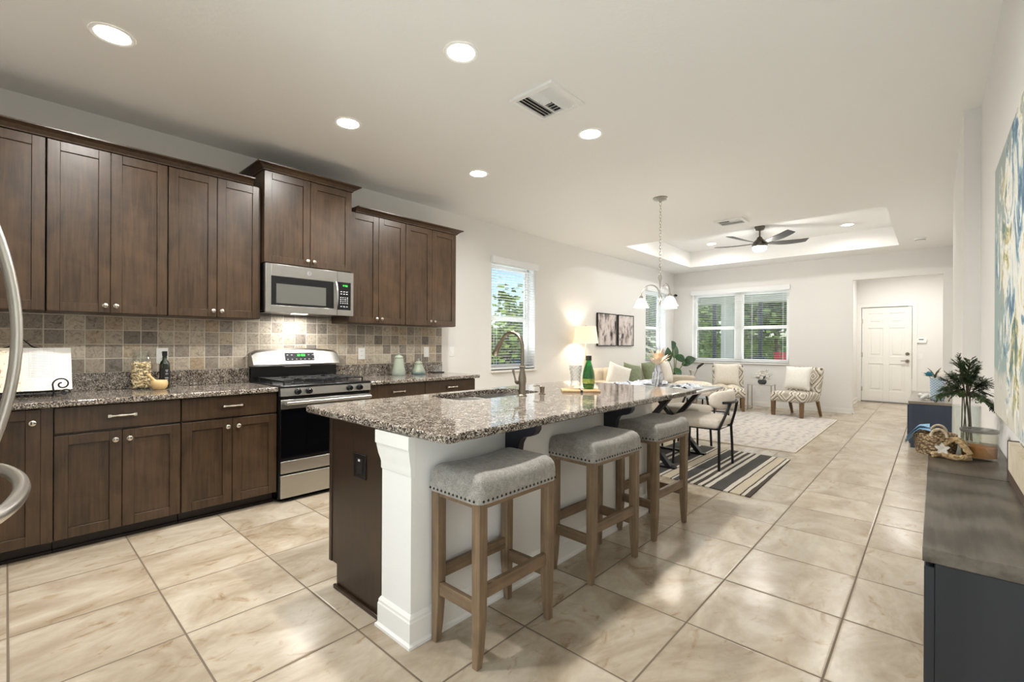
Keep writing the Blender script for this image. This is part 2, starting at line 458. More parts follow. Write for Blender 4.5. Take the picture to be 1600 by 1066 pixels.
M_slat = mat('white_blind_slat', (238,239,240), .45)
def window(name, axis, u0, u1, z0, z1, xin, xout, units):
    """window in a wall: frame, sashes with meeting rail, panes. axis 'y': wall along Y at x; 'x': wall along X at y."""
    def B(b, ua, ub, da, db, za, zb):
        return b.box(da, ua, za, db, ub, zb) if axis == 'y' else b.box(ua, da, za, ub, db, zb)
    fr = MB(); t = .035; d0 = xout; d1 = xout + (xin-xout)*.35
    B(fr, u0, u0+t, d0, d1, z0, z1); B(fr, u1-t, u1, d0, d1, z0, z1); B(fr, u0, u1, d0, d1, z0, z0+t); B(fr, u0, u1, d0, d1, z1-t, z1)
    n = units; uw = (u1-u0)/n
    for k in range(1, n): B(fr, u0+k*uw-.06, u0+k*uw+.06, d0, xout+(xin-xout)*.5, z0, z1)
    o = struct(name, fr, M_trim)
    dm = (d0*2 + d1)/3
    for k in range(n):
        a = u0 + k*uw + (t if k == 0 else .06); b_ = u0 + (k+1)*uw - (t if k == n-1 else .06); zm = (z0+z1)/2 - .02
        s = MB(); q = .028
        for za, zb, dd in ((z0+t, zm+.03, .012), (zm-.03, z1-t, 0)):
            e0 = dm + dd*(1 if xin > xout else -1); e1 = e0 + .025*(1 if xin > xout else -1)
            B(s, a, a+q, e0, e1, za, zb); B(s, b_-q, b_, e0, e1, za, zb); B(s, a+q, b_-q, e0, e1, za, za+q+.012); B(s, a+q, b_-q, e0, e1, zb-q-.012, zb)
        sash = obj('sash', s, M_trim, o)
        p = MB(); B(p, a+q, b_-q, dm+.004, dm+.008, z0+t+q, z1-t-q)
        obj('pane', p, M_winglass, o)
    # sill
    sg = 1 if xin > xout else -1
    si = MB(); B(si, u0-.01, u1+.01, d1, xin+.035*sg, z0-.028, z0); obj('sill', si, M_trim, o, .004)
    return o
window('window_1', 'y', W1[0], W1[1], W1[2], W1[3], XL, XL-.2, 1)
window('window_2', 'y', W2[0], W2[1], W2[2], W2[3], XL, XL-.2, 1)
window('window_3', 'x', W3[0], W3[1], W3[2], W3[3], YF, YF+.14, 2)

def blind(label, axis, u0, u1, z0, z1, din, sg, mull=None):
    """horizontal slat blind hanging in a window recess; din: plane of the wall, sg: direction into the room"""
    def B(b, ua, ub, da, db, za, zb):
        return b.box(da, ua, za, db, ub, zb) if axis == 'y' else b.box(ua, da, za, ub, db, zb)
    t = thing('window_blind', label, 'blind', (0,0,0), 0, 'horizontal slat window blinds')
    v = MB(); B(v, u0-.02, u1+.02, din-.05*sg, din+.055*sg, z1-.04, z1+.05); obj('valance', v, M_slat, t, .004)
    s = MB(); k = 0; z = z1 - .09
    while z > z0 + .06:
        da = din - .052*sg; db = din - .016*sg
        B(s, u0+.008, u1-.008, da, db, z-.0014, z+.0014); z -= .038
    obj('slats', s, M_slat, t)
    b = MB(); B(b, u0+.008, u1-.008, din-.06*sg, din-.01*sg, z0+.015, z0+.035); obj('bottom_rail', b, M_slat, t, .003)
    c_ = MB()
    for f in ((.12, .88) if u1-u0 < 1.2 else (.06, .36, .64, .94)):
        for dd in (.010, .060): 
            u = u0 + f*(u1-u0); B(c_, u-.0015, u+.0015, din-(dd-.001)*sg, din-(dd+.001)*sg, z0+.03, z1-.03)
    obj('ladder_cord', c_, M_slat, t)
    return t
blind('white slat blind on the single window beyond the kitchen counter', 'y', W1[0], W1[1], W1[2], W1[3], XL, 1)
blind('white slat blind on the narrow window behind the chandelier and plant', 'y', W2[0], W2[1], W2[2], W2[3], XL, 1)
blind('wide white slat blind on the double window behind the two patterned chairs', 'x', W3[0], W3[1], W3[2], W3[3], YF, -1)

# front door at the end of the hall
dr = MB()
X0, X1, Y0 = -1.188, -.345, 12.87
dr.box(X0, Y0+.012, .02, X1, Y0+.045, 2.07)
st = .115; mid = (X0+X1)/2
for xa, xb in ((X0, X0+st), (mid-.055, mid+.055), (X1-st, X1)): dr.box(xa, Y0, .02, xb, Y0+.012, 2.07)
for za, zb in ((.02, .25), (.84, 1.0), (1.62, 1.72), (1.94, 2.07)):
    for xa, xb in ((X0+st, mid-.055), (mid+.055, X1-st)): dr.box(xa, Y0, za, xb, Y0+.012, zb)
for za, zb in ((.25, .84), (1.0, 1.62), (1.72, 1.94)):
    for xa, xb in ((X0+st, mid-.055), (mid+.055, X1-st)): dr.prism([(xa+.05, za+.05), (xb-.05, za+.05), (xb-.05, zb-.05), (xa+.05, zb-.05)], Y0+.003, Y0+.012, 'y')
door = struct('door_1', dr, M_door, .003)
hg = MB()
for z in (.28, 1.03, 1.78): obj('hinge', MB().box(X0-.012, Y0-.012, z-.05, X0+.012, Y0, z+.05), M_knob, door)
obj('door_knob', MB().lathe([(.033,-.004),(.033,-.012),(.012,-.016),(.012,-.035),(.028,-.045),(.030,-.058),(.02,-.068),(0,-.07)], (-.414, Y0, .915), 16, 'y').box(-.52, Y0-.062, .908, -.414, Y0-.050, .922), M_nickel, door)
obj('deadbolt', MB().lathe([(.034,0),(.034,-.012),(.028,-.02),(0,-.021)], (-.414, Y0, 1.065), 16, 'y'), M_nickel, door)
obj('threshold', MB().box(X0-.01, Y0-.04, 0, X1+.01, Y0+.05, .018), M_grey, door)
tr = MB()
for xa, xb, za, zb in ((X0-.085, X0-.008, 0, 2.08), (X1+.008, X1+.085, 0, 2.08), (X0-.085, X1+.085, 2.08, 2.155)): tr.box(xa, 12.834, za, xb, 12.85, zb)
struct('trim_door', tr, M_trim, .004)

# glazed sliding doors added in the unseen back wall to let in fill light
sd = MB()
for xa, xb, za, zb in ((-1.5,-1.43,0,2.15),(-.01,.06,0,2.15),(-1.5,.06,2.08,2.15),(-1.5,.06,0,.06),(-.77,-.67,0,2.15)): sd.box(xa, YB-.1, za, xb, YB-.04, zb)
d2 = struct('door_added', sd, M_trim)
obj('pane', MB().box(-1.43, YB-.075, .06, -.01, YB-.07, 2.08), M_winglass, d2)

# ================================================================ CEILING FIXTURES
M_disc = emis('downlight_lens', (255,246,230), 14)
M_rim = mat('downlight_trim', (240,240,238), .4)
def downlight(x, y, z, label, watt, r=.075):
    t = thing('recessed_downlight', label, 'ceiling light', (x, y, z), 0, 'recessed ceiling downlights')
    obj('trim_ring', MB().lathe([(r+.022, -.0005), (r+.020, -.006), (r+.004, -.004), (r, -.001)], (0,0,0), 28, cap=False), M_rim, t)
    obj('lens', MB().lathe([(0, -.0015), (r+.003, -.0015)], (0,0,0), 28, cap=False), M_disc, t)
    lamp('downlight_lamp', 'AREA', (0, 0, -.012), watt, WARM, .11, parent=t, spread=R(165))
    return t
KW = 14
downlight(-3.201, .374, CZ, 'round recessed light above the first upper cabinets by the fridge', KW)
downlight(-3.19, 1.693, CZ, 'round recessed light in front of the microwave cabinet', KW)
downlight(-3.205, 3.025, CZ, 'small round recessed light out from the end of the upper cabinets', KW)
downlight(-1.945, 1.700, CZ, 'round recessed light over the island sink side, between air vent and fridge end', KW)
downlight(-1.957, 3.027, CZ, 'round recessed light on the dining side of the square air vent', KW)
downlight(-1.95, .374, CZ, 'round recessed light over the fridge-side end of the island', KW)
TW = 6
for x, y, lb in ((-3.147, 9.08, 'recessed light in the raised ceiling tray toward the window wall corner'), (-1.026, 9.05, 'recessed light in the raised ceiling tray on the hall side'),
                 (-3.147, 7.45, 'recessed light in the raised ceiling tray, dining side, over the sofa'), (-1.026, 7.45, 'recessed light in the raised ceiling tray, dining side, by the column')):
    downlight(x, y, TZ, lb, TW)
downlight(-.45, 11.6, CZ, 'recessed light in the entry hall ceiling', 17)

def vent(name, label, x0, x1, y0, y1, kind):
    t = thing(name, label, 'air vent', ((x0+x1)/2, (y0+y1)/2, CZ), R(90) if kind == 3 else 0)
    a, b = ((y1-y0)/2, (x1-x0)/2) if kind == 3 else ((x1-x0)/2, (y1-y0)/2); fw = .038; f = MB()
    for s in ((-a,-b,a,-b+fw), (-a,b-fw,a,b), (-a,-b+fw,-a+fw,b-fw), (a-fw,-b+fw,a,b-fw)): f.box(s[0], s[1], -.018, s[2], s[3], 0)
    obj('frame', f, M_white, t, .003)
    obj('duct', MB().box(-a+fw, -b+fw, -.0012, a-fw, b-fw, -.0006), mat('dark_duct', (58,58,56), .8), t)
    sl = MB()
    def slat(p, q, tilt, wid=.022):
        p = V(p); q = V(q); d = (q-p).normalized(); sidev = V((-d.y, d.x, 0)); up = sidev*cos(tilt)*wid/2 + V((0,0,1))*sin(tilt)*wid/2
        nrm = V((0,0,1))*cos(tilt)*.0009 - sidev*sin(tilt)*.0009
        vs = [p-up-nrm, q-up-nrm, q+up-nrm, p+up-nrm, p-up+nrm, q-up+nrm, q+up+nrm, p+up+nrm]
        sl.add([v+V((0,0,-.010)) for v in vs], [(3,2,1,0),(4,5,6,7),(0,1,5,4),(1,2,6,5),(2,3,7,6),(3,0,4,7)])
    ia, ib = a-fw, b-fw
    if kind == 3:                                                    # three-way register: side louvres along X, middle along Y
        for k in range(4):
            y = -ib + .012 + k*.026; slat((-ia, y, 0), (ia, y, 0), R(-42))
            y = ib - .012 - k*.026; slat((-ia, y, 0), (ia, y, 0), R(42))
        for s in (-1, 1): sl.box(-ia, s*(ib-.105)-.005, -.013, ia, s*(ib-.105)+.005, -.002)
        n = 9
        for k in range(n):
            x = -ia + (k+.5)*2*ia/n; slat((x, -ib+.11, 0), (x, ib-.11, 0), R(40 if k < n/2 else -40))
    else:
        n = 12
        for k in range(n):
            x = -ia + (k+.5)*2*ia/n; slat((x, -ib, 0), (x, -.01, 0), R(40 if k < n/2 else -40))
        for k in range(3): slat((-ia, .015+k*.03, 0), (ia, .015+k*.03, 0), R(35))
        sl.box(-ia, -.008, -.013, ia, .004, -.002)
    obj('louver_slats', sl, M_white, t)
vent('ceiling_vent', 'square white three-way air vent in the kitchen ceiling beside a downlight', -2.09, -1.73, 2.24, 2.605, 3)
vent('ceiling_vent', 'small rectangular white air vent on the flat ceiling before the tray', -2.146, -1.79, 6.25, 6.55, 2)
sm = thing('smoke_detector', 'round white smoke detector on the ceiling beyond the tray corner', 'smoke detector', (-.158, 9.268, CZ))
obj('housing', MB().lathe([(.07,0),(.07,-.018),(.055,-.036),(0,-.038)], n=24), M_white, sm); obj('vent_ring', MB().lathe([(.061,-.026),(.0635,-.029),(.06,-.0335),(.0575,-.0335)], n=24, cap=False), M_grey, sm)

# ceiling fan in the tray
M_bronze = mat('brushed_bronze_grey', (104,98,90), .35, .8)
M_blade = mat('dark_grey_fan_blade', (72,70,68), .4, .2)
fan = thing('ceiling_fan', 'five-blade dark grey ceiling fan with glowing bowl light in the raised tray', 'ceiling fan', (-2.097, 8.25, TZ))
obj('canopy', MB().lathe([(.075,0),(.078,-.01),(.06,-.06),(.02,-.068)], n=24), M_bronze, fan)
obj('downrod', MB().cyl((0,0,-.06), (0,0,-.18), .013), M_bronze, fan)
obj('motor_housing', MB().lathe([(.018,-.165),(.035,-.18),(.05,-.21),(.09,-.245),(.11,-.28),(.115,-.31),(.10,-.33),(.08,-.335)], n=28), M_bronze, fan)
obj('light_kit', MB().lathe([(.10,-.325),(.105,-.345),(.10,-.375),(.07,-.40),(0,-.41)], n=28), emis('fan_light_glass', (255,246,228), 9), fan)
lamp('fan_lamp', 'POINT', (0,0,-.47), 14, WARM, .09, parent=fan)
for k in range(5):
    a = R(104 + 72*k); b = MB(); n = 10; rings = []
    for i in range(n+1):
        q = i/n; r_ = .085 + q*.62; wd = (.05 + .09*sin(min(1, q*1.6)*pi/2)) * (1 if q < .95 else .9); tw = -R(18 - 6*q); zz = -.27 + .05*q*q - .02*q
        cw = V((-sin(tw)*0 + 0, cos(tw), sin(tw)))
        p = V((r_, .015*sin(q*3), zz)); h = .004
        rings.append([p - cw*wd/2 - V((0,0,h)), p + cw*wd/2 - V((0,0,h)), p + cw*wd/2 + V((0,0,h)), p - cw*wd/2 + V((0,0,h))])
    b.loft(rings); b.xf(Matrix.Rotation(a, 4, 'Z')); obj('blade', b, M_blade, fan)

M_silver = mat('light_satin_nickel', (196,195,192), .28, 1)
# chandelier over the dining table
CH = (-2.236, 4.87)
ch = thing('chandelier', 'brushed nickel chandelier on a chain with glowing white bell shades', 'chandelier', (CH[0], CH[1], CZ))
obj('canopy', MB().lathe([(.078,0),(.08,-.006),(.07,-.018),(.02,-.026),(.012,-.05),(0,-.052)], n=28), M_silver, ch)
cn = MB(); z = -.05; k = 0
while z > -.84:
    pts = []
    for i in range(12):
        a = 2*pi*i/12; u, v = .011*cos(a), .021*sin(a)
        pts.append((u, 0, z-.018+v) if k % 2 == 0 else (0, u, z-.018+v))
    cn.tube(pts, .0026, 5, True); z -= .034; k += 1
obj('chain', cn, M_knob, ch)
obj('stem', MB().lathe([(.004,-.84),(.018,-.855),(.024,-.88),(.014,-.91),(.009,-.93),(.009,-1.06),(.02,-1.075),(.024,-1.10),(.012,-1.13),(.018,-1.15),(.006,-1.18),(0,-1.19)], n=20), M_silver, ch)
M_shade = emis('frosted_lit_shade', (255,248,236), 5)
for a in (60, 180, 300):
    a = R(a + 24.7); d = V((cos(a), sin(a), 0))
    pts = []
    for i in range(15):
        q = i/14; t_ = pi*(1.12 - 1.12*q)
        pts.append(d*(.105 - .095*cos(pi*q)*1.0) + V((0,0,-1.060 + .115*sin(pi*q) - .023*q)))
    obj('arm', MB().tube(pts, .0058, 8), M_silver, ch)
    e = d*.2 + V((0,0,-1.083))
    obj('socket_cup', MB().lathe([(.008,.012),(.02,0),(.026,-.025),(.022,-.028)], e, 16), M_silver, ch)
    obj('bell_shade', MB().lathe([(.022,-.022),(.036,-.032),(.052,-.055),(.062,-.085),(.072,-.108),(.084,-.122),(.081,-.121),(.068,-.105),(.058,-.082),(.048,-.055),(.02,-.026)], e, 28, cap=False), M_shade, ch)
    lamp('bulb_lamp', 'POINT', e + V((0,0,-.10)), 3.2, (1,.88,.72), .03, parent=ch)

# ================================================================ KITCHEN, LEFT WALL
FX = -3.745                                                          # plane of the base doors
def shaker(mb, x, y0, y1, z0, z1, th=.02, st_=.058, rec=.009):
    """recessed-panel door or plain front, face at +x"""
    mb.box(x-th, y0, z0, x, y0+st_, z1).box(x-th, y1-st_, z0, x, y1, z1)
    mb.box(x-th, y0+st_, z0, x, y1-st_, z0+st_).box(x-th, y0+st_, z1-st_, x, y1-st_, z1)
    mb.box(x-th, y0+st_, z0+st_, x-rec, y1-st_, z1-st_); return mb
KNOB = [(.006,0),(.006,.012),(.012,.016),(.0155,.022),(.0155,.027),(.011,.031),(0,.032)]
def knob(x, y, z, par): return obj('knob', MB().lathe(KNOB, (x, y, z), 14, 'x'), M_knob, par)
def pull(x, y, z, par, half=.062):
    b = MB()
    for s in (-1, 1): b.box(x, y+s*half-.008, z-.009, x+.022, y+s*half+.008, z+.009)
    pts = [(x+.02, y-half+2*half*i/12, z) for i in range(13)]
    b.tube(pts, [.0075, .0075, .006, .0048, .0055, .0072, .0078, .0072, .0055, .0048, .006, .0075, .0075], 8)
    return obj('pull_handle', b, M_knob, par)
G_base = 'dark base cabinets along the wall'
def base_unit(label, y0, y1, drawer=True, doors=2, filler=0):
    t = thing('base_cabinet', label, 'cabinet', (FX, y0, 0), 0, G_base); L = y1-y0
    b = MB().box(XL-FX+.002, .001, .085, -.021, L-.001, .86)
    if filler: b.box(-.02, L-filler, .085, -.003, L-.001, .86)
    obj('carcass', b, M_cab, t)
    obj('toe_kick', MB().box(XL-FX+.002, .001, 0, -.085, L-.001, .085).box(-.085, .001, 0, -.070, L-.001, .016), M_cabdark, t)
    g = .0022; L2 = L - filler; top = .692 if drawer else .855
    if drawer:
        d = obj('drawer', MB().box(-.02, g, .705, 0, L2-g, .856), M_cab, t, .003); pull(0, L2/2, .785, d)
    wd = L2/doors
    for k in range(doors):
        d = obj('door', shaker(MB(), 0, k*wd+g, (k+1)*wd-g, .088, top), M_cab, t, .0018)
        ky = (k+1)*wd-.034 if (k == 0 and doors == 2) or doors == 1 else k*wd+.034
        knob(0, ky, .638 if drawer else .782, d)
    return t
base_unit('dark base cabinet with full-height door beside the fridge, under the cookbook', -.30, .186, False, 1, .05)
base_unit('dark base cabinet with drawer and two doors between the fridge-side cabinet and its twin', .188, .797)
base_unit('dark base cabinet with drawer and two doors just before the range', .800, 1.414)
base_unit('dark base cabinet right past the range, under the two canisters', 2.196, 2.819)
base_unit('dark base cabinet at the window end of the run, past the canisters', 2.822, 3.500)

def worktop(label, y0, y1, endcap):
    t = thing('granite_worktop', label, 'countertop', (0, 0, 0))
    obj('slab', MB().box(XL+.001, y0, .862, -3.718, y1, .897), M_granite, t, .008, 3)
    obj('upstand', MB().box(XL+.001, y0, .897, XL+.022, min(y1, 3.548), 1.020), M_granite, t, .003)
    return t
worktop('speckled granite worktop between the fridge and the range', -.30, 1.416, False)
worktop('speckled granite worktop beyond the range, holding the canisters', 2.194, 3.552, True)
sp = struct('wall_tile_backsplash', MB().box(XL, -.5, 1.0205, XL+.010, 1.401, 1.431).box(XL, 1.401, .9, XL+.010, 2.165, 1.485).box(XL, 2.165, 1.0205, XL+.010, 3.548, 1.431), M_splash)

UX = -4.05; UZ0, UZ1 = 1.430, 2.505
G_up = 'dark wall cabinets above the backsplash'
def wall_unit(label, y0, y1, z0, z1, x, splits, knobs):
    t = thing('wall_cabinet', label, 'cabinet', (x, y0, z0), 0, G_up); L = y1-y0; H = z1-z0
    obj('carcass', MB().box(XL-x+.002, .001, 0, -.021, L-.001, H), M_cab, t)
    g = .0022; n = len(splits)-1
    for k in range(n):
        a, b = splits[k]-y0, splits[k+1]-y0
        d = obj('door', shaker(MB(), 0, a+g, b-g, .004, H-.006), M_cab, t, .0018)
        knob(0, (b-.028 if knobs[k] > 0 else a+.028), .05, d)
    return t
wall_unit('dark wall cabinet with one door in view above the cookbook', -.45, .163, UZ0, UZ1, UX, [-.45, -.145, .163], [1, -1])
wall_unit('two-door dark wall cabinet above the glass jar of shells', .167, .779, UZ0, UZ1, UX, [.167, .468, .779], [1, -1])
wall_unit('two-door dark wall cabinet touching the taller microwave cabinet', .782, 1.396, UZ0, UZ1, UX, [.782, 1.088, 1.396], [1, -1])
wall_unit('taller and deeper dark wall cabinet over the microwave', 1.400, 2.160, 1.892, 2.640, -3.99, [1.400, 1.775, 2.160], [1, -1])
wall_unit('two-door dark wall cabinet just past the microwave, above the outlet', 2.166, 2.794, UZ0, UZ1-.02, UX, [2.166, 2.48, 2.794], [1, -1])
wall_unit('two-door dark wall cabinet at the open end, above the canisters', 2.797, 3.478, UZ0, UZ1-.02, UX, [2.797, 3.137, 3.478], [1, -1])
def crown(label, y0, y1, x, z0, h, out, r0, r1):
    """mitred crown moulding: stepped profile swept round the cabinet top; r0/r1: return at either end"""
    prof = [(0, 0), (.010, 0), (.012, .008), (out*.55, h*.55), (out*.92, h*.80), (out, h*.82), (out, h), (0, h)]
    rings = [[(XL+.002, y0-d*r0, z0+z), ] for d, z in prof]
    b = MB(); rr = []
    for d, z in prof:
        rr.append([(XL+.002, y0-d*r0, z0+z), (x+d, y0-d*r0, z0+z), (x+d, y1+d*r1, z0+z), (XL+.002, y1+d*r1, z0+z)])
    b.loft(rr); return tag(obj('crown_moulding', b, M_cab, smooth=False), label, 'crown moulding', 'dark crown mouldings on the wall cabinets')
crown('long dark crown moulding over the three cabinets before the microwave', -.45, 1.335, UX, UZ1-.003, .050, .062, 0, 0)
crown('dark crown moulding on the tall microwave cabinet', 1.400, 2.160, -3.99, 2.637, .050, .064, 1, 1)
crown('dark crown moulding over the two cabinets past the microwave', 2.226, 3.478, UX, UZ1-.023, .050, .062, 0, 1)

# range
rg = thing('gas_range', 'stainless steel gas range with black oven window between the base cabinets', 'range', (-3.70, 1.419, 0)); RL = .773
obj('body', MB().box(-.695, 0, .03, -.03, RL, .888).box(-.62, .03, 0, -.08, RL-.03, .03), M_black, rg)
obj('cooktop', MB().box(-.66, -.001, .888, .004, RL+.001, .907), M_black, rg, .006)
obj('storage_drawer', MB().box(-.03, .006, .036, 0, RL-.006, .212), M_steel, rg, .004)
od = obj('oven_door', MB().box(-.03, .006, .228, 0, RL-.006, .800), M_black, rg, .004)
obj('lower_band', MB().box(0, .006, .228, .004, RL-.006, .322), M_steel, od, .0015)
obj('oven_window', MB().box(0, .006, .322, .003, RL-.006, .728), M_ovglass, od)
obj('upper_band', MB().box(0, .006, .728, .004, RL-.006, .797), M_steel, od, .0015)
hb = MB().cyl((.052, .03, .775), (.052, RL-.03, .775), .0145, n=16)
for y in (.05, RL-.05): hb.box(.003, y-.014, .763, .05, y+.014, .787)
obj('door_handle', hb, M_steel, od)
obj('control_fascia', MB().prism([(-.03,.826),(.004,.826),(-.002,.888),(-.03,.888)], .004, RL-.004, 'y'), M_steel, rg, .002)
for y in (.131, .220, .567, .660):
    kb = obj('burner_knob', MB().lathe([(.026,.001),(.026,.008),(.021,.012),(.019,.034),(.016,.037),(0,.037)], (0, y, .857), 18, 'x').box(.03, y-.003, .84, .041, y+.003, .875), M_black, rg)
for q in range(2):                                                   # two cast grates, each with bars and feet
    g = MB(); y0 = .05 + q*.345; y1 = y0 + .325; x0, x1 = -.585, -.055; z = .937; r_ = .0065
    g.tube([(x0,y0,z),(x1,y0,z),(x1,y1,z),(x0,y1,z)], r_, 6, True)
    ym = (y0+y1)/2; xm = (x0+x1)/2
    g.tube([(xm,y0,z),(xm,y1,z)], r_, 6)
    for xc in ((x0+xm)/2, (x1+xm)/2):
        for a in range(4):
            d = V((cos(a*pi/2), sin(a*pi/2), 0)); lim = .132 if a % 2 == 0 else (y1-y0)/2
            g.tube([V((xc,ym,z+.002))+d*.03, V((xc,ym,z))+d*lim], r_, 6)
    for xx in (x0, xm, x1):
        for yy in (y0, y1): g.cyl((xx,yy,z), (xx,yy,.906), .007, n=6)
    obj('burner_grate', g, M_iron, rg)
for xc in (-.452, -.188):
    for yc in (.2125, .5575): obj('burner_cap', MB().lathe([(.048,.907),(.046,.915),(.036,.917),(.034,.925),(.02,.928),(0,.928)], (xc, yc, 0), 20), M_iron, rg)
obj('backguard', MB().box(-.693, .004, .90, -.63, RL-.004, 1.042), M_black, rg, .004)
rings = []
for i in range(21):
    y = .0 + RL*i/20; q = abs(2*i/20-1); top = 1.192 - .026*q**2 - (.05*max(0, q-.9)*10*.35)
    rings.append([(-.694, y, 1.034), (-.585, y, 1.034), (-.572, y, 1.050), (-.615, y, top-.018), (-.640, y, top), (-.694, y, top)])
obj('control_back', MB().loft(rings), M_steel, rg, ang=30)
def tilt_panel(name, y0, y1, z0, z1, mt, dx, par):                   # lies on the sloped front of the back panel
    def xx(z): return -.572 - (z-1.050)*(.043/.124) + dx
    return obj(name, MB().add([(xx(z0),y0,z0),(xx(z0),y1,z0),(xx(z1),y1,z1),(xx(z1),y0,z1),(xx(z0)-.006,y0,z0),(xx(z0)-.006,y1,z0),(xx(z1)-.006,y1,z1),(xx(z1)-.006,y0,z1)],
               [(0,1,2,3),(7,6,5,4),(0,4,5,1),(1,5,6,2),(2,6,7,3),(3,7,4,0)]), mt, par)
dp = tilt_panel('display', .268, .530, 1.080, 1.150, mat('display_black', (10,10,12), .45), .007, rg)
bt = MB()
def seg_digits(text, y, z, h, x, wd):                                # seven-segment figures facing +x
    S = {'0':'abcdef','1':'bc','2':'abged','3':'abgcd','4':'fgbc','5':'afgcd','6':'afgedc','7':'abc','8':'abcdefg','9':'abcdfg'}
    b = MB(); t_ = h*.13
    for chx in text:
        if chx == ':':
            for zz in (.3, .7): b.box(x, y+wd*.1, z+h*zz-t_/2, x+.0008, y+wd*.1+t_, z+h*zz+t_/2)
            y += wd*.45; continue
        for s in S[chx]:
            q = {'a':(0,h-t_,wd*.7,h),'g':(0,h/2-t_/2,wd*.7,h/2+t_/2),'d':(0,0,wd*.7,t_),'f':(0,h/2,t_,h),'b':(wd*.7-t_,h/2,wd*.7,h),'e':(0,0,t_,h/2),'c':(wd*.7-t_,0,wd*.7,h/2)}[s]
            b.box(x, y+q[0], z+q[1], x+.0008, y+q[2], z+q[3])
        y += wd
    return b
def tiltx(z): return -.572 - (z-1.050)*(.043/.124)
sd_ = seg_digits('12:00', .365, 0, .020, 0, .019); M_ = Matrix.Translation((tiltx(1.118)+.0072, 0, 1.118)) @ Matrix.Rotation(-math.atan(.043/.124), 4, 'Y')
obj('clock_digits', sd_.xf(M_), M_green, dp)
for r_, z in ((0, 1.092), (1, 1.130)):
    for k in range(7):
        if r_ == 1 and 2 <= k <= 4: continue
        y = .282 + k*.038; bt.box(tiltx(z)+.007, y, z-.003, tiltx(z)+.0085, y+.013, z+.003)
obj('button_marks', bt, M_whitep, dp)
obj('backguard_trim', MB().box(-.63, .26, 1.026, -.580, .49, 1.034), M_steel, rg)

# microwave
mw = thing('microwave', 'stainless over-the-range microwave with dark window under the tall cabinet', 'microwave', (-3.97, 1.404, 1.490)); ML = .764
obj('body', MB().box(XL-(-3.97)+.003, 0, .012, -.03, ML, .395).box(-.40, .02, 0, -.04, ML-.02, .012), M_black, mw)
fc = MB(); wy0, wy1, wz0, wz1 = .046, .576, .058, .296; ky0, ky1 = .610, .738
fc.box(-.03, .002, 0, 0, wy0, .395).box(-.03, wy0, 0, 0, .606, wz0).box(-.03, wy0, wz1, 0, .606, .395).box(-.03, wy1, wz0, 0, .606, wz1)
dm = obj('door', fc, M_steel, mw, .002)
obj('window_frame', MB().box(-.02, wy0, wz0, -.002, wy1, wz1), M_black, dm)
obj('window', MB().box(-.004, wy0+.040, wz0+.018, -.0015, wy1-.072, wz1-.06), M_mwglass, dm)
hp = [(.002 + .034*sin(pi*i/10)**.6, .592, .052 + i*.0248) for i in range(11)]
obj('handle', MB().tube(hp, .0095, 10), M_steel, dm)
kp = obj('control_panel', MB().box(-.03, .609, 0, 0, ky0, .395).box(-.03, ky1, 0, 0, ML, .395).box(-.03, ky0, 0, 0, ky1, .050).box(-.03, ky0, .302, 0, ky1, .395), M_steel, mw, .0015)
ks = obj('keypad', MB().box(-.02, ky0, .050, -.001, ky1, .302), M_black, kp)
obj('clock_digits', seg_digits('12:00', ky0+.045, .264, .014, -.001, .012), M_green, ks)
bk = MB()
for r_ in range(4):
    for k in range(4): bk.box(-.001, ky0+.026+k*.021, .108+r_*.017, -.0003, ky0+.037+k*.021, .115+r_*.017)
for z in (.078, .192, .212):
    for k in range(3): bk.box(-.001, ky0+.028+k*.027, z, -.0003, ky0+.044+k*.027, z+.007)
obj('key_marks', bk, M_whitep, ks)
lg = MB(); lc = (.0008, .355, .346)
lg.tube([(lc[0], lc[1]+.016*cos(2*pi*i/24), lc[2]+.016*sin(2*pi*i/24)) for i in range(24)], .0013, 5, True)
for sgn in (-1, 1):
    lg.tube([(lc[0], lc[1]+sgn*(.002+.008*sin(pi*i/10)), lc[2]-.009+.018*i/10) for i in range(11)], .0011, 5)
    lg.tube([(lc[0], lc[1]+sgn*.008-.003*cos(pi*i/6), lc[2]+.004*sin(pi*i/6)) for i in range(7)], .001, 5)
obj('round_logo', lg, M_whitep, dm)
obj('under_light', MB().box(-.12, .25, -.004, -.06, .37, 0), emis('hood_light_lens', (255,240,214), 3), mw)
lamp('hood_lamp', 'AREA', (-.2, .38, -.012), 3.0, WARM, .25, parent=mw)

# outlets and switches
def plate(name, label, cat, loc, nrm, kind='outlet'):
    t = thing(name, label, cat, loc, 0, 'white wall plates')
    a = {'x': 0, 'y': -pi/2, '-y': -pi/2}[nrm]; t.rotation_euler = (0, 0, a)
    obj('cover_plate', MB().box(0, -.037, -.06, .005, .037, .06), M_white, t, .002)
    if kind == 'outlet':
        b = MB()
        for s in (-1, 1):
            b.lathe([(.0165,.005),(.0165,.0065),(0,.0066)], (0, 0, s*.024), 16, 'x')
        obj('socket_face', b, M_white, t)
        c_ = MB()
        for s in (-1, 1):
            for q in (-1, 1): c_.box(.0064, q*.006-.001, s*.024-.003, .0069, q*.006+.001, s*.024+.006)
        obj('slots', c_, M_black, t)
    else: obj('rocker', MB().prism([(.005,-.03),(.009,-.03),(.006,.03),(.005,.03)], -.016, .016, 'y'), M_white, t, .0008)
    return t
SX = XL + .0105
plate('wall_outlet', 'white outlet on the tile backsplash behind the dark oil bottle', 'outlet', (SX, .812, 1.135), 'x')
plate('wall_outlet', 'white outlet on the tile backsplash between range and tall canister', 'outlet', (SX, 2.49, 1.132), 'x')
plate('light_switch', 'white switch on the last backsplash tiles behind the short canister', 'light switch', (SX, 3.318, 1.14), 'x', 'switch')
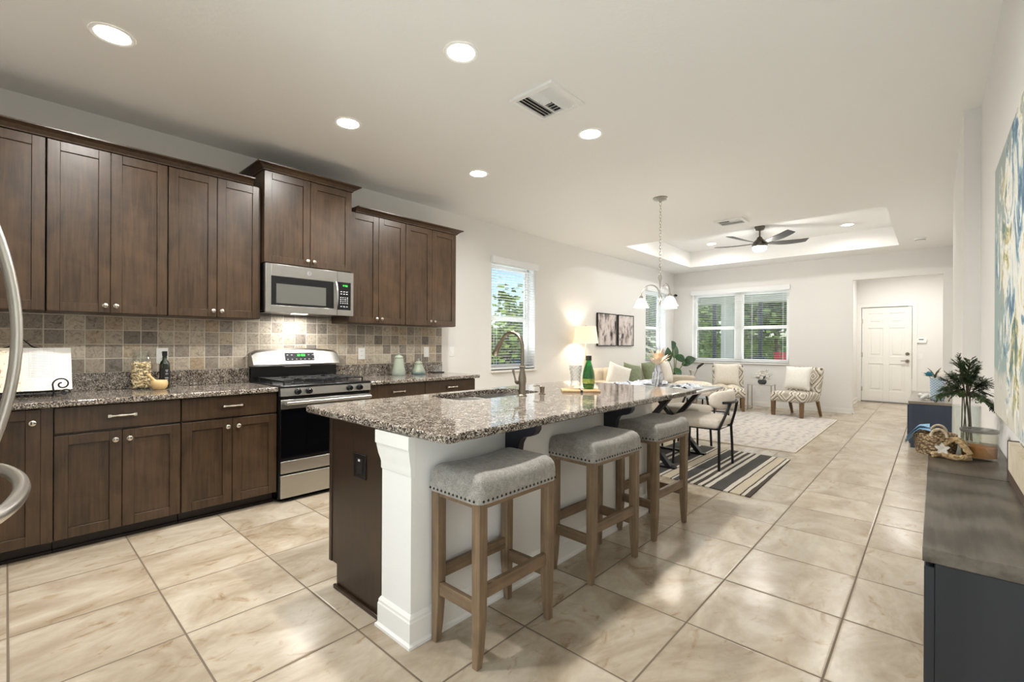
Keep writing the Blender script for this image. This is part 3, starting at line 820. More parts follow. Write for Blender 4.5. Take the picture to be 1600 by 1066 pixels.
plate('light_switch', 'white switch with dark toggle on the bare wall past the backsplash', 'light switch', (XL, 3.712, 1.138), 'x', 'switch')
plate('wall_outlet', 'white outlet low on the far wall behind the glass side table', 'outlet', (-2.637, YF, .273), '-y')
plate('light_switch', 'white switch beside the front door under the alarm panel', 'light switch', (-.205, 12.85, 1.01), '-y', 'switch')
ap = thing('alarm_panel', 'white alarm keypad on the hall wall beside the front door', 'alarm panel', (-.19, 12.85, 1.33))
obj('housing', MB().box(-.08, -.025, -.035, .08, 0, .06), M_white, ap, .006); obj('screen', MB().box(-.045, -.0265, .030, .03, -.024, .046), M_black, ap); obj('key_cover', MB().box(-.072, -.030, -.030, .072, -.024, .018), M_white, ap, .002)

# things on the worktop
CT = .897
cb = thing('cookbook_stand', 'black wrought iron scroll stand under the open cookbook', 'book stand', (-4.13, .065, CT))
si = MB(); r_ = .0045
def spiral(c, r0, turns, s, n=26): return [(c[0], c[1] + s*r0*(1-.8*i/n)*cos(turns*2*pi*i/n), c[2] + r0*(1-.8*i/n)*sin(turns*2*pi*i/n)) for i in range(n+1)]
si.tube([(0,-.17,.03),(0,.17,.03)], r_, 7); si.tube([(.05,-.17,.02),(.05,.17,.02)], r_, 7)
for y in (-.14, .14):
    si.tube([(.05,y,.02),(.03,y,.03),(-.02,y,.035),(-.135,y,.28)], r_, 7); si.tube([(-.135,y,.28),(-.15,y,.06),(-.15,y,.004)], r_, 7)
    si.tube([(.05,y,.02),(.07,y,.006),(.02,y,.004),(-.02,y,.02)], r_, 7)
    sgn = 1 if y > 0 else -1
    si.tube([(.055,y+sgn*.0,.02)] + [(.06, p[1], p[2]) for p in spiral((0,y+sgn*.035,.075), .042, 1.25, -sgn)], r_, 7)
    si.tube([(.056,y,.02)] + [(.06, p[1], p[2]) for p in spiral((0,y+sgn*.05,.02), .026, 1.0, sgn)], r_*.9, 7)
si.tube([(-.135,-.14,.28),(-.14,-.05,.31),(-.142,0,.365),(-.14,.05,.31),(-.135,.14,.28)], r_, 7)
obj('scroll_frame', si, M_blackm, cb)
bkk = thing('cookbook', 'open cookbook with white pages on the black scroll stand', 'book', (-4.13, .065, CT))
M_page = mat('page_paper', (232,229,222), .7)
pgm = N('printed_page'); co_ = pgm.coord(); spx = pgm.new('ShaderNodeSeparateXYZ'); pgm.link(co_, spx.inputs[0])
ln_ = pgm.math('GREATER_THAN', pgm.math('FRACT', pgm.math('MULTIPLY', spx.outputs[2], 95)), .62); nz = pgm.noise(pgm.coord((1, 60, 1)), 6, 2)
inb = pgm.math('MULTIPLY', pgm.math('GREATER_THAN', spx.outputs[1], .03), pgm.math('LESS_THAN', spx.outputs[1], .15)); inb = pgm.math('MULTIPLY', inb, pgm.math('GREATER_THAN', spx.outputs[2], .12))
pgm.base(pgm.mix(pgm.math('MULTIPLY', pgm.math('MULTIPLY', ln_, inb), pgm.math('GREATER_THAN', nz, .45)), (233,230,224), (186,183,178))); pgm.set(.7)
M_photo = mat('food_photo_print', (226,214,190), .5, c2=(150,96,52), scale=26, lo=.52, hi=.66)
for s, nm, mt in ((-1, 'photo_page', M_photo), (1, 'text_page', pgm.m)):
    def pf(a, b, off=0):
        y = s*a*.225; zl = .038 + .265*b
        x = .018 - .12*b + .022*sin(pi*min(1, a*1.3))*.9 + off
        return (x, y, zl)
    g = MB().grid(lambda a, b: pf(a, b), 12, 6); g2 = MB().grid(lambda a, b: pf(a, b, -.012-.006), 12, 6)
    b = MB(); b.add(g.v, g.f); b.add(g2.v, [f[::-1] for f in g2.f]); obj(nm, b, mt, bkk)
    e = MB().loft([[pf(1,0), pf(1,1), pf(1,1,-.018), pf(1,0,-.018)], [V(pf(1,0))+V((0,s*.001,0)), V(pf(1,1))+V((0,s*.001,0)), V(pf(1,1,-.018))+V((0,s*.001,0)), V(pf(1,0,-.018))+V((0,s*.001,0))]])
    obj('page_edge', e, M_page, bkk)

jr = thing('glass_jar', 'clear glass jar of pasta shells on the granite worktop', 'jar', (-4.27, .668, CT))
obj('glass', MB().lathe([(0,.001),(.052,.001),(.056,.008),(.056,.235),(.048,.248),(.05,.265),(.046,.265),(.044,.248),(.052,.232),(.052,.012),(0,.006)], n=28, cap=False), M_clear, jr)
obj('lid', MB().lathe([(.05,.263),(.053,.266),(.053,.278),(.045,.283),(.012,.286),(.016,.298),(.0,.304)], n=24), M_clear, jr)
ps = MB(); random.seed(3)
for k in range(380):
    a = random.random()*2*pi; rr_ = .047*sqrt(random.random()); 
    if k < 260: rr_ = .041 + .006*random.random()
    z = .014 + .180*random.random(); rt = Matrix.Rotation(random.random()*6, 4, 'Z') @ Matrix.Rotation(random.random()*6, 4, 'X')
    g = MB()
    pts = [(.009*cos(t_), .009*sin(t_), 0) for t_ in [i*pi*1.2/5 for i in range(6)]]
    g.tube(pts, .0042, 5); g.xf(Matrix.Translation((rr_*cos(a), rr_*sin(a), z)) @ rt); ps.add(g.v, g.f)
pst = obj('pasta_shells', ps, mat('pasta', (226,196,146), .6, c2=(244,226,190), scale=60), jr); pst['kind'] = 'stuff'

mo = thing('mortar', 'pale wooden mortar on the worktop before the dark bottle', 'mortar', (-4.15, .752, CT))
M_paleW = wood('pale_ribbed_wood', (206,172,116), (228,198,148), .45, 'z', 3, 40)
obj('bowl', MB().lathe([(0,.001),(.034,.001),(.046,.015),(.052,.04),(.05,.06),(.044,.068),(.038,.064),(.043,.04),(.03,.018),(0,.014)], n=28, cap=False), M_paleW, mo)
pe = tag(obj('pestle', MB().tube([(-4.143,.752,CT+.024),(-4.16,.735,CT+.055),(-4.175,.705,CT+.092),(-4.182,.690,CT+.112)], [.014,.0095,.009,.0125], 12), M_paleW), 'pale wooden pestle leaning in the mortar', 'pestle')
ob = thing('oil_bottle', 'tall dark olive oil bottle with black label beside the mortar', 'bottle', (-4.25, .802, CT))
obj('bottle_glass', MB().lathe([(0,.001),(.030,.001),(.032,.006),(.032,.175),(.026,.196),(.015,.212),(.014,.247),(0,.248)], n=24), mat('dark_green_bottle', (24,32,18), .12), ob)
obj('cap', MB().lathe([(.0165,.242),(.0165,.275),(0,.276)], n=20), M_black, ob)
lb = obj('label', MB().lathe([(.0324,.04),(.0324,.15)], n=24, cap=False), mat('black_label', (18,18,20), .5), ob)
lt = MB()
for z, wdt in ((.132, .6), (.122, .3), (.105, .55), (.075, .75), (.062, .5)):
    for i in range(8):
        a = -wdt/2 + wdt*i/8 + .25; lt.add([(.0328*cos(q), .0328*sin(q), zz) for q, zz in ((a, z), (a+wdt/8*.7, z), (a+wdt/8*.7, z+.005), (a, z+.005))], [(0,1,2,3)])
obj('label_print', lt, M_whitep, lb)
def canister(label, x, y, h, rb, rt, c1, c2, gname):
    t = thing('canister', label, 'canister', (x, y, CT), 0, gname)
    m_ = N('speckled_glaze'); co = m_.coord(); a = m_.noise(co, 70, 5); sz = m_.new('ShaderNodeSeparateXYZ'); m_.link(co, sz.inputs[0])
    grd = m_.math('ADD', m_.math('MULTIPLY', sz.outputs[2], 1/h), m_.math('MULTIPLY', m_.math('SUBTRACT', a, .5), .8))
    m_.base(m_.ramp(grd, [(.05, c2), (.4, c1), (.9, tuple(min(255, v+8) for v in c1))])); m_.set(.3); m_.bump(a, .15, .002)
    obj('pot', MB().lathe([(0,.001),(rb*.97,.001),(rb,.010),(rb*.99,.03),(rb*.99-(rb*.99-rt)*.55,h*.55),(rt*1.06,h*.95),(rt*1.06,h*.985),(rt*.9,h)], n=32), m_.m, t)
    obj('lid', MB().lathe([(rt*.9,h*.995),(rt*1.0,h+.004),(rt*1.0,h+.010),(rt*.80,h+.022),(rt*.45,h+.031),(.008,h+.034),(.005,h+.040),(.010,h+.048),(.007,h+.056),(0,h+.058)], n=28), m_.m, t)
    obj('lid_gap', MB().lathe([(rt*1.03,h*.983),(rt*1.035,h*.99),(rt*1.0,h+.001)], n=32, cap=False), mat('dark_glaze_line', (84,88,80), .5), t)
canister('tall pale green glazed canister with lid past the range', -4.235, 2.84, .185, .074, .046, (150,158,142), (132,142,132), 'glazed kitchen canisters')
canister('short squat blue-green glazed canister with lid', -4.225, 3.09, .115, .078, .042, (140,148,128), (78,98,104), 'glazed kitchen canisters')
sh = thing('sign_holder', 'small black base with clear upright panel at the granite upstand end', 'sign holder', (-4.30, 3.42, CT))
obj('foot', MB().box(-.03, -.075, 0, .03, .075, .012), M_black, sh, .003); obj('clear_panel', MB().box(-.004, -.06, .012, .0, .06, .085), M_clear, sh)

# fridge at the picture's edge
fr = thing('refrigerator', 'stainless french door refrigerator at the picture edge showing its curved handles', 'refrigerator', (-2.22, -.05, 0))
obj('body', MB().box(-.455, -.76, .03, .455, -.06, 1.78), mat('fridge_grey_side', (120,120,118), .5), fr)
def fdoor(name, x0, x1, z0, z1):
    rings = []
    for i in range(9):
        x = x0 + (x1-x0)*i/8; e = min(i, 8-i); yb = -.012 if e == 0 else .0
        rings.append([(x, -.06, z0), (x, yb, z0), (x, yb, z1), (x, -.06, z1)])
    return obj(name, MB().loft(rings), M_steel, fr)
dl = fdoor('door', -.453, -.002, .80, 1.77); drr = fdoor('door', .002, .453, .80, 1.77); fz = fdoor('freezer_drawer', -.453, .453, .08, .79)
M_handle = mat('satin_handle_metal', (214,211,205), .32, 1)
for xo, par in ((-.035, dl), (.035, drr)):
    pts = [(xo, .002 + .072*sin(pi*i/16)**.8, .862 + .80*i/16) for i in range(17)]
    obj('door_handle', MB().tube(pts, .0145, 12), M_handle, par)
pts = [(-.40 + .80*i/16, .002 + .085*sin(pi*i/16)**.6, .765) for i in range(17)]
obj('drawer_handle', MB().tube(pts, .021, 12), M_handle, fz)
obj('toe_grille', MB().box(-.44, -.10, 0, .44, -.075, .075), M_black, fr)

# ================================================================ ISLAND
isl = thing('kitchen_island', 'kitchen island with granite top, dark cabinets and white seating side', 'kitchen island', (0, 0, 0))
IY0, IY1 = 1.118, 3.30
def rrect(x0, y0, x1, y1, r, n=5):
    P = []
    for cx, cy, a0 in ((x1-r, y0+r, -90), (x1-r, y1-r, 0), (x0+r, y1-r, 90), (x0+r, y0+r, 180)):
        for k in range(n+1): a = R(a0 + 90*k/n); P.append((cx + r*cos(a), cy + r*sin(a)))
    return P
SKX0, SKX1, SKY0, SKY1 = -2.47, -2.075, 1.86, 2.62
outer = rrect(-2.557, 1.108, -1.345, 3.60, .03); inner = rrect(SKX0, SKY0, SKX1, SKY1, .10)
def slab(out_, in_, z0, z1, e=.006):
    b = MB(); n = len(out_)
    cx = sum(p[0] for p in out_)/n; cy = sum(p[1] for p in out_)/n
    def ins(P, d): return [(x - d*(1 if x > cx else -1), y - d*(1 if y > cy else -1)) for x, y in P]
    rings = [[(x,y,z0) for x,y in in_], [(x,y,z1) for x,y in in_], [(x,y,z1) for x,y in ins(out_, e)], [(x,y,z1-e) for x,y in out_], [(x,y,z0+e) for x,y in out_], [(x,y,z0) for x,y in ins(out_, e)]]
    b.loft(rings, closed=True); return b
obj('granite_top', slab(outer, inner, .860, .895), M_granite, isl, ang=25)
# dark cabinet block and end panel with toe notch
cabb = MB().box(-2.29, IY0+.04, .10, -1.80, IY1, .858).box(-2.22, IY0+.04, 0, -1.80, IY1, .10)
# leave room for the sink bowls
cabb = MB().box(-2.29, IY0+.04, .10, -1.80, IY1, .62).box(-2.22, IY0+.04, 0, -1.80, IY1, .10).box(-2.29, IY0+.04, .62, -2.26, IY1, .858).box(-1.83, IY0+.04, .62, -1.80, IY1, .858).box(-2.26, IY0+.04, .62, -1.83, IY0+.06, .858)
obj('cabinet_box', cabb, M_panel, isl)
obj('end_panel', MB().prism([(-2.31,.858),(-2.31,.118),(-2.235,.118),(-2.235,0),(-1.79,0),(-1.79,.858)], IY0+.018, IY0+.04, 'y'), M_panel, isl, .002)
obj('panel_shoe', MB().box(-2.245, IY0+.004, 0, -1.79, IY0+.018, .02), M_panel, isl, .003)
obj('panel_stile', MB().box(-2.312, IY0+.014, .118, -2.285, IY0+.042, .858), M_panel, isl, .002)
for k in range(4):                                                   # doors on the range side of the island
    y0 = IY0+.06 + k*.53; obj('door', shaker(MB(), 0, 0, .52, .12, .84).xf(Matrix.Translation((-2.31, y0+.52, 0)) @ Matrix.Rotation(pi, 4, 'Z')), M_panel, isl, .0018)
kw = MB().box(-1.79, IY0, 0, -1.575, IY1, .858)
obj('knee_wall', kw, M_wall, isl)
cap = MB(); cr_ = []
for d, z in ((.001,.690),(.006,.695),(.006,.722),(.010,.735),(.020,.758),(.027,.785),(.030,.800),(.036,.803),(.036,.858)):
    cr_.append([(-1.79-d, IY0-d*.4, z), (-1.5745, IY0-d*.4, z), (-1.5745, IY0+.02, z), (-1.79-d, IY0+.02, z)])
cap.loft(cr_)
obj('column_capital', cap, M_trim, isl)
bs = MB(); br_ = []
for d, z in ((.022,0),(.022,.012),(.016,.016),(.013,.020),(.013,.100),(.010,.106),(.010,.116),(.005,.126),(.001,.130)):
    br_.append([(-1.79-d, IY0+.016, z), (-1.79-d, IY0-d, z), (-1.575+d, IY0-d, z), (-1.575+d, IY1, z), (-1.5755, IY1, z), (-1.5755, IY0+.016, z)])
bs.loft(br_)
obj('base_moulding', bs, M_trim, isl, smooth=False)
corb = [(-1.5745,.859),(-1.375,.859),(-1.378,.832),(-1.392,.812),(-1.415,.800),(-1.445,.795),(-1.470,.782),(-1.485,.755),(-1.492,.72),(-1.505,.675),(-1.530,.640),(-1.556,.622),(-1.5745,.618)]
M_corb = mat('dark_corbel_wood', (36,36,46), .4)
for y in (1.676, 2.605): obj('corbel', MB().prism(corb, y, y+.045, 'y'), M_corb, isl, .003)
op = obj('outlet_plate', MB().box(-2.062, IY0+.012, .600, -1.952, IY0+.018, .716), M_black, isl, .002); op['label'] = 'black outlet plate'
obj('outlet_face', MB().box(-2.034, IY0+.0105, .622, -1.980, IY0+.013, .694), M_blackm, op, .001)
obj('outlet_light', MB().box(-2.015, IY0+.0098, .680, -1.999, IY0+.0112, .690), M_whitep, op)
sk = MB()
for y0, y1 in ((SKY0-.01, 2.225), (2.255, SKY1+.01)):
    P = rrect(SKX0-.01, y0, SKX1+.01, y1, .08); Q = rrect(SKX0+.015, y0+.02, SKX1-.015, y1-.02, .07); O = rrect(SKX0-.014, y0-.004, SKX1+.014, y1+.004, .08)
    cx, cy = (SKX0+SKX1)/2, (y0+y1)/2; D = [(cx+.04*cos(a), cy+.04*sin(a)) for a in [math.atan2(q[1]-cy, q[0]-cx) for q in Q]]
    sk.loft([[(x,y,.858) for x,y in P], [(x,y,.70) for x,y in P], [(x,y,.675) for x,y in Q], [(x,y,.672) for x,y in D]], cap=False)
    sk.add([(x,y,.672) for x,y in D], [tuple(range(len(D)))])
sk.box(SKX0-.012, 2.224, .80, SKX1+.012, 2.256, .855)
sk_o = obj('sink_bowls', sk, M_steelsink, isl, ang=60); sk_o['label'] = 'stainless double bowl sink'

fc_ = thing('kitchen_faucet', 'brushed nickel gooseneck faucet behind the island sink', 'faucet', (-2.01, 2.304, .895))
obj('base', MB().lathe([(.030,0),(.030,.006),(.024,.012),(.023,.075),(.027,.095),(.026,.12),(.017,.165),(.0155,.185),(.02,.188),(.02,.196),(.0145,.2)], n=24), M_nickel, fc_)
pts = [(0,0,.19),(0,0,.26),(.0,0,.31)] + [(-.098+.098*cos(a), 0, .325+.098*sin(a)) for a in [R(d) for d in range(0, 156, 12)]]
ex = pts[-1]; tdir = V((-sin(R(144)), 0, cos(R(144)))).normalized()
obj('spout', MB().tube(pts, .0125, 14), M_nickel, fc_)
e0 = V(ex); 
obj('spray_head', MB().tube([e0, e0+tdir*.03, e0+tdir*.035, e0+tdir*.07, e0+tdir*.135, e0+tdir*.142], [.0128,.0135,.016,.0185,.0225,.019], 18), M_nickel, fc_)
obj('lever', MB().tube([(-.012,0,.09),(-.045,0,.088),(-.058,0,.094)], [.017,.015,.012], 12).tube([(-.056,0,.092),(-.068,0,.125),(-.082,0,.168)], [.008,.006,.0085], 10), M_nickel, fc_)
sdp = thing('soap_dispenser', 'small brushed nickel soap pump beside the faucet', 'soap dispenser', (-1.99, 2.49, .895))
obj('collar', MB().lathe([(.022,0),(.022,.006),(.016,.01),(.015,.035),(.018,.04),(.018,.052),(0,.053)], n=20), M_nickel, sdp)
obj('nozzle', MB().tube([(0,0,.048),(-.03,-.01,.058),(-.062,-.022,.052)], [.006,.0045,.004], 8), M_nickel, sdp)

cbd = thing('serving_board', 'wooden serving board with black strap on the island granite', 'serving board', (-1.90, 2.82, .895), R(-4))
bd_a = R(45)
bdm = MB().box(-.135, -.085, 0, .135, .085, .016).xf(Matrix.Rotation(bd_a, 4, 'Z'))
obj('plank', bdm, wood('board_wood', (184,146,100), (208,174,130), .5, 'x', 3, 40), cbd, .003)
obj('strap', MB().box(-.008, -.0865, -.000, .008, .0865, .0175).xf(Matrix.Rotation(bd_a, 4, 'Z')), M_black, cbd)
gv = thing('crystal_vase', 'textured clear crystal vase on the serving board', 'vase', (-1.955, 2.84, .9125))
rings = []
for i in range(13):
    q = i/12; z = .17*q; rad = .034 + .012*q + .003*sin(q*9); rings.append([(rad*(1+.10*((k+i) % 2)-.05)*cos(2*pi*k/18), rad*(1+.10*((k+i) % 2)-.05)*sin(2*pi*k/18), z) for k in range(18)])
rin = [[(.86*x, .86*y, max(.012, z)) for x, y, z in r_] for r_ in reversed(rings)]
gcv = glass('cut_crystal', (248,250,252), .10, .06, .45)
obj('crystal_glass', MB().loft(rings + rin), gcv, gv, smooth=False)
gb = thing('green_bottle', 'green glass bottle with dark cap on the serving board', 'bottle', (-1.878, 2.895, .9125))
obj('bottle_glass', MB().lathe([(0,.001),(.034,.001),(.040,.008),(.043,.035),(.0445,.09),(.040,.125),(.028,.165),(.019,.195),(.018,.215),(0,.216)], n=28), glass('green_bottle_glass', (38,190,108), .08, .04, .4), gb)
obj('bottle_content', MB().lathe([(0,.006),(.033,.006),(.039,.035),(.040,.09),(.036,.125),(.022,.168),(0,.169)], n=24), mat('green_water', (20,150,92), .2, c2=(46,190,120), scale=18), gb)
obj('cap', MB().lathe([(.0215,.208),(.0215,.242),(0,.243)], n=22), mat('dark_brown_cap', (52,44,36), .5), gb)
obj('label', MB().lathe([(.0450,.04),(.0452,.075)], n=24, cap=False), mat('gold_green_label', (120,150,60), .5, c2=(190,190,110), scale=40), gb)

# bar stools
def make_stool():
    t = thing('bar_stool', '', 'bar stool', (0,0,0), 0, 'grey tweed bar stools along the island')
    sb_ = MB(); rings = []
    for ins, z in ((.012,.628),(.003,.630),(0,.635),(0,.655),(.001,.685),(.005,.703),(.014,.719),(.030,.731),(.055,.738),(.085,.742),(.115,.744),(.140,.745)):
        hx, hy = .158-ins, .248-ins; ring = []
        for x, y in rrect(-hx, -hy, hx, hy, max(.008, .036-ins*.2) if hx > .05 else .008, 6): ring.append((x, y))
        # densify along the sides so that the top can dip like a saddle
        dn = []
        for q in range(len(ring)):
            a_, b_ = ring[q], ring[(q+1) % len(ring)]; dn.append(a_)
            if ((a_[0]-b_[0])**2 + (a_[1]-b_[1])**2)**.5 > .03 or q % 7 == 6:
                for k in range(1, 6): dn.append((a_[0]+(b_[0]-a_[0])*k/6, a_[1]+(b_[1]-a_[1])*k/6))
        up_ = max(0, (z-.66)/.085)
        rings.append([(x, y, z + up_*(.018*(y/.248)**2 - .006)) for x, y in dn])
    sb_.loft(rings); obj('seat', sb_, M_tweed, t, weld=True, ang=70)
    def nail(nh, x, y, nx, ny):
        c_ = V((x, y, .644)); nv = V((nx, ny, 0)); u = V((-ny, nx, 0)); r_ = .0056
        ring = [c_ + u*r_*cos(2*pi*k/8) + V((0,0,1))*r_*sin(2*pi*k/8) for k in range(8)]
        ring2 = [c_ + nv*.0035 + (u*cos(2*pi*k/8) + V((0,0,1))*sin(2*pi*k/8))*r_*.55 for k in range(8)]
        nh.loft([ring, ring2])
    for s in (-1, 1):
        nh = MB()
        for k in range(19): nail(nh, s*.158, -.222 + .444*k/18, s, 0)
        obj('nailhead_studs', nh, M_black, t); nh = MB()
        for k in range(12): nail(nh, -.132 + .264*k/11, s*.248, 0, s)
        obj('nailhead_studs', nh, M_black, t)
    obj('seat_frame', MB().box(-.142, -.226, .608, .142, .226, .629), M_oakrail, t)
    LX, LY = .124, .210
    for sx in (-1, 1):
        for sy in (-1, 1):
            b = MB(); rings = []
            for z, hw, off in ((.628,.022,0),(.35,.022,-.001),(.18,.021,0),(.08,.018,.004),(.0,.0145,.010)):
                x, y = sx*LX, sy*(LY + off)
                rings.append([(x-hw,y-hw,z),(x+hw,y-hw,z),(x+hw,y+hw,z),(x-hw,y+hw,z)])
            obj('leg', b.loft(rings), M_oak, t, .003)
    for sy in (-1, 1): obj('stretcher', MB().box(-LX+.02, sy*LY-.011, .195, LX-.02, sy*LY+.011, .247), M_oakrailx, t, .002)
    for sx in (-1, 1): obj('stretcher', MB().box(sx*LX-.011, -LY+.02, .255, sx*LX+.011, LY-.02, .307), M_oakrail, t, .002)
    return t
s0 = make_stool(); s0.location = (-1.408, 1.437, 0); s0['label'] = 'grey tweed bar stool at the white column end of the island'
dup(s0, (-1.418, 2.262, 0), R(-2.5), 'grey tweed bar stool between the other two, before the second corbel')
dup(s0, (-1.418, 2.985, 0), R(-2.0), 'grey tweed bar stool at the dining end of the island')

# ================================================================ DINING
rn = N('striped_flatweave'); co = rn.coord(world=True); sx = rn.new('ShaderNodeSeparateXYZ'); rn.link(co, sx.inputs[0])
wob = rn.math('MULTIPLY', rn.math('SUBTRACT', rn.noise(rn.coord((1,.8,1), True), 5, 2), .5), .016)
tt = rn.math('DIVIDE', rn.math('SUBTRACT', rn.math('MULTIPLY', rn.math('ADD', sx.outputs[0], wob), -1), 1.095), 1.7)
DK, CH_, CR, WH = (74,66,58), (72,70,68), (206,194,172), (218,212,200)
bands = [(0,DK),(.040,WH),(.072,DK),(.085,CR),(.162,DK),(.175,WH),(.213,CH_),(.334,WH),(.374,DK),(.405,WH),(.437,DK),(.474,WH),(.506,DK),(.544,WH),(.56,CH_)]
seq = bands + [(.67,WH),(.70,DK),(.715,CR),(.80,DK),(.815,WH),(.845,CH_),(.92,WH),(.95,DK)]
w_ = .10/1.7; bands = [(p*1.0/1.7*1.0, c_) for p, c_ in ((0,DK),(.040,WH),(.072,DK),(.085,CR),(.162,DK),(.175,WH),(.213,CH_),(.334,WH),(.374,DK),(.405,WH),(.437,DK),(.474,WH),(.506,DK),(.544,WH),(.56,CH_),(.67,WH),(.69,DK),(.70,CR),(.79,DK),(.80,WH),(.83,CH_),(1.0,WH),(1.04,DK),(1.08,WH),(1.12,CH_),(1.3,CR),(1.4,DK),(1.45,WH),(1.5,DK))]
e1 = rn.ramp(tt, bands, 'CONSTANT') if len(bands) <= 32 else None
wv = rn.noise(rn.coord((1,.25,1), True), 220, 3); rn.base(rn.mix(.35, e1, rn.ramp(wv, [(.3,(120,118,114)),(.7,(255,255,255))]), 'MULTIPLY')); rn.set(.95); rn.bump(wv, .5, .003)
tag(obj('striped_rug', MB().prism([(-1.098,4.075),(-1.14,5.71),(-2.80,5.77),(-2.80,4.245)], .0005, .008, 'z'), rn.m), 'black and cream striped flatweave rug under the dining chairs', 'rug')

TB = thing('dining_table', 'grey-topped dining table with black crossed legs at the island end', 'table', (-2.24, 4.87, .008))
obj('table_top', MB().box(-.49, -.62, .735, .49, .58, .760), mat('pale_grey_tabletop', (188,188,190), .25, c2=(160,160,164), scale=6), TB, .006)
for sy in (-1, 1):
    lg_ = MB()
    for sx_ in (-1, 1): lg_.bar((sx_*.30, sy*.40, .01), (-sx_*.30, sy*.40+.0*sx_, .715), .045, .07, (0,1,0))
    obj('crossed_leg', lg_, M_blackm, TB, .003)
    obj('top_rail', MB().box(-.38, sy*.40-.03, .712, .38, sy*.40+.03, .735), M_blackm, TB, .002)
    obj('foot_bar', MB().box(-.36, sy*.40-.03, .0, .36, sy*.40+.03, .02), M_blackm, TB, .002)
obj('spine_rail', MB().box(-.025, -.40, .35, .025, .40, .39), M_blackm, TB, .002)

def make_chair():                                                    # faces local -X, origin under the seat centre
    t = thing('dining_chair', '', 'chair', (0,0,0), 0, 'ivory dining chairs round the dining table')
    obj('seat', MB().rbox((-.03,0,.452), (.50,.50,.095), .045, 8, lambda p: (p[0], p[1]*(1-.12*max(0, p[0]/.25)), p[2] + (.014*(1-(p[0]/.25)**2)*(1-(p[1]/.25)**2) if p[2] > 0 else 0))), M_ivory, t, weld=True)
    rings = []
    for i in range(19):
        a = R(-62 + 124*i/18); e = abs(i/9 - 1); hh = .088*(1 - e**6*.55); th = .040*(1 - e**8*.6)
        cx, cy = .04 + .215*cos(a), .268*sin(a); nrm = V((cos(a), sin(a), 0))
        rings.append([V((cx, cy, .69)) + nrm*th*cos(2*pi*k/16)*1.0 + V((0,0,hh))*(abs(sin(2*pi*k/16))**.6*(1 if sin(2*pi*k/16) >= 0 else -1)) for k in range(16)])
    obj('backrest', MB().loft(rings), M_ivory, t, ang=80)
    r_ = .0115
    for s in (-1, 1):
        obj('front_leg', MB().tube([(-.215, s*.20, .415), (-.232, s*.212, 0)], r_, 8), M_blackm, t)
        obj('rear_leg', MB().tube([(.225, s*.205, .0), (.222, s*.195, .22), (.215, s*.185, .40), (.272, s*.135, .57), (.298, s*.10, .665)], r_*1.15, 8), M_blackm, t)
    obj('back_bar', MB().tube([(.04+.262*cos(R(a)), .312*sin(R(a)), .665) for a in range(-36, 37, 6)], r_*1.1, 8), M_blackm, t)
    obj('seat_rail', MB().tube([(-.215,-.20,.402),(-.215,.20,.402),(.215,.185,.402),(.215,-.185,.402)], r_*.9, 8, True), M_blackm, t)
    return t
d0 = make_chair(); d0.location = (-1.765, 4.885, .008); d0['label'] = 'ivory dining chair with curved back standing on the striped rug facing the table'
dup(d0, (-2.20, 5.56, .008), R(90), 'ivory dining chair at the living room end of the dining table')
dup(d0, (-2.70, 4.88, 0), R(180), 'ivory dining chair on the window side of the dining table')

# table setting
vs = thing('marbled_vase', 'faceted grey marbled vase of blush feathers on the dining table', 'vase', (-2.26, 4.87, .7685))
fv = []
for z, r_, tw in ((0,.036,0),(.09,.060,.26),(.15,.055,.52),(.215,.026,.78),(.245,.028,.78)):
    fv.append([(r_*cos(2*pi*k/6+tw), r_*sin(2*pi*k/6+tw), z) for k in range(6)])
vn = N('marbled_ceramic'); wav = vn.new('ShaderNodeTexWave'); wav.inputs['Scale'].default_value = 9; wav.inputs['Distortion'].default_value = 9; vn.link(vn.coord(), wav.inputs[0])
vn.base(vn.ramp(wav.outputs[1], [(.05,(104,106,112)),(.22,(164,167,172)),(.7,(194,196,200))])); vn.set(.3)
obj('vessel', MB().loft(fv), vn.m, vs, smooth=False)
def blade_leaf(b, p, d, L, W, up=V((0,0,1)), curl=.15, n=6, fold=.2):
    p = V(p); d = V(d).normalized(); sd2 = d.cross(up)
    if sd2.length < .05: sd2 = d.cross(V((1,0,0)))
    sd2.normalize(); nr = sd2.cross(d).normalized(); vsx = []
    for i in range(n+1):
        q = i/n; wd = W*sin(pi*min(1, .06+q*.94))**.8*(1-.25*q); c_ = p + d*L*q - nr*curl*L*q*q
        vsx += [c_ - sd2*wd/2 + nr*fold*wd*.5, c_, c_ + sd2*wd/2 + nr*fold*wd*.5]
    fs = []
    for i in range(n):
        for k in range(2): a = i*3+k; fs.append((a, a+1, a+4, a+3))
    b.add(vsx, fs)
fb = MB(); random.seed(5)
for k in range(34):
    a = random.random()*2*pi; el = R(35 + 50*random.random()); blade_leaf(fb, (0,0,.235), (cos(a)*cos(el), sin(a)*cos(el), sin(el)), .15+.07*random.random(), .045, curl=.22*random.random())
obj('feather_bouquet', fb, mat('blush_feathers', (226,192,160), .8, c2=(244,228,206), scale=20), vs)
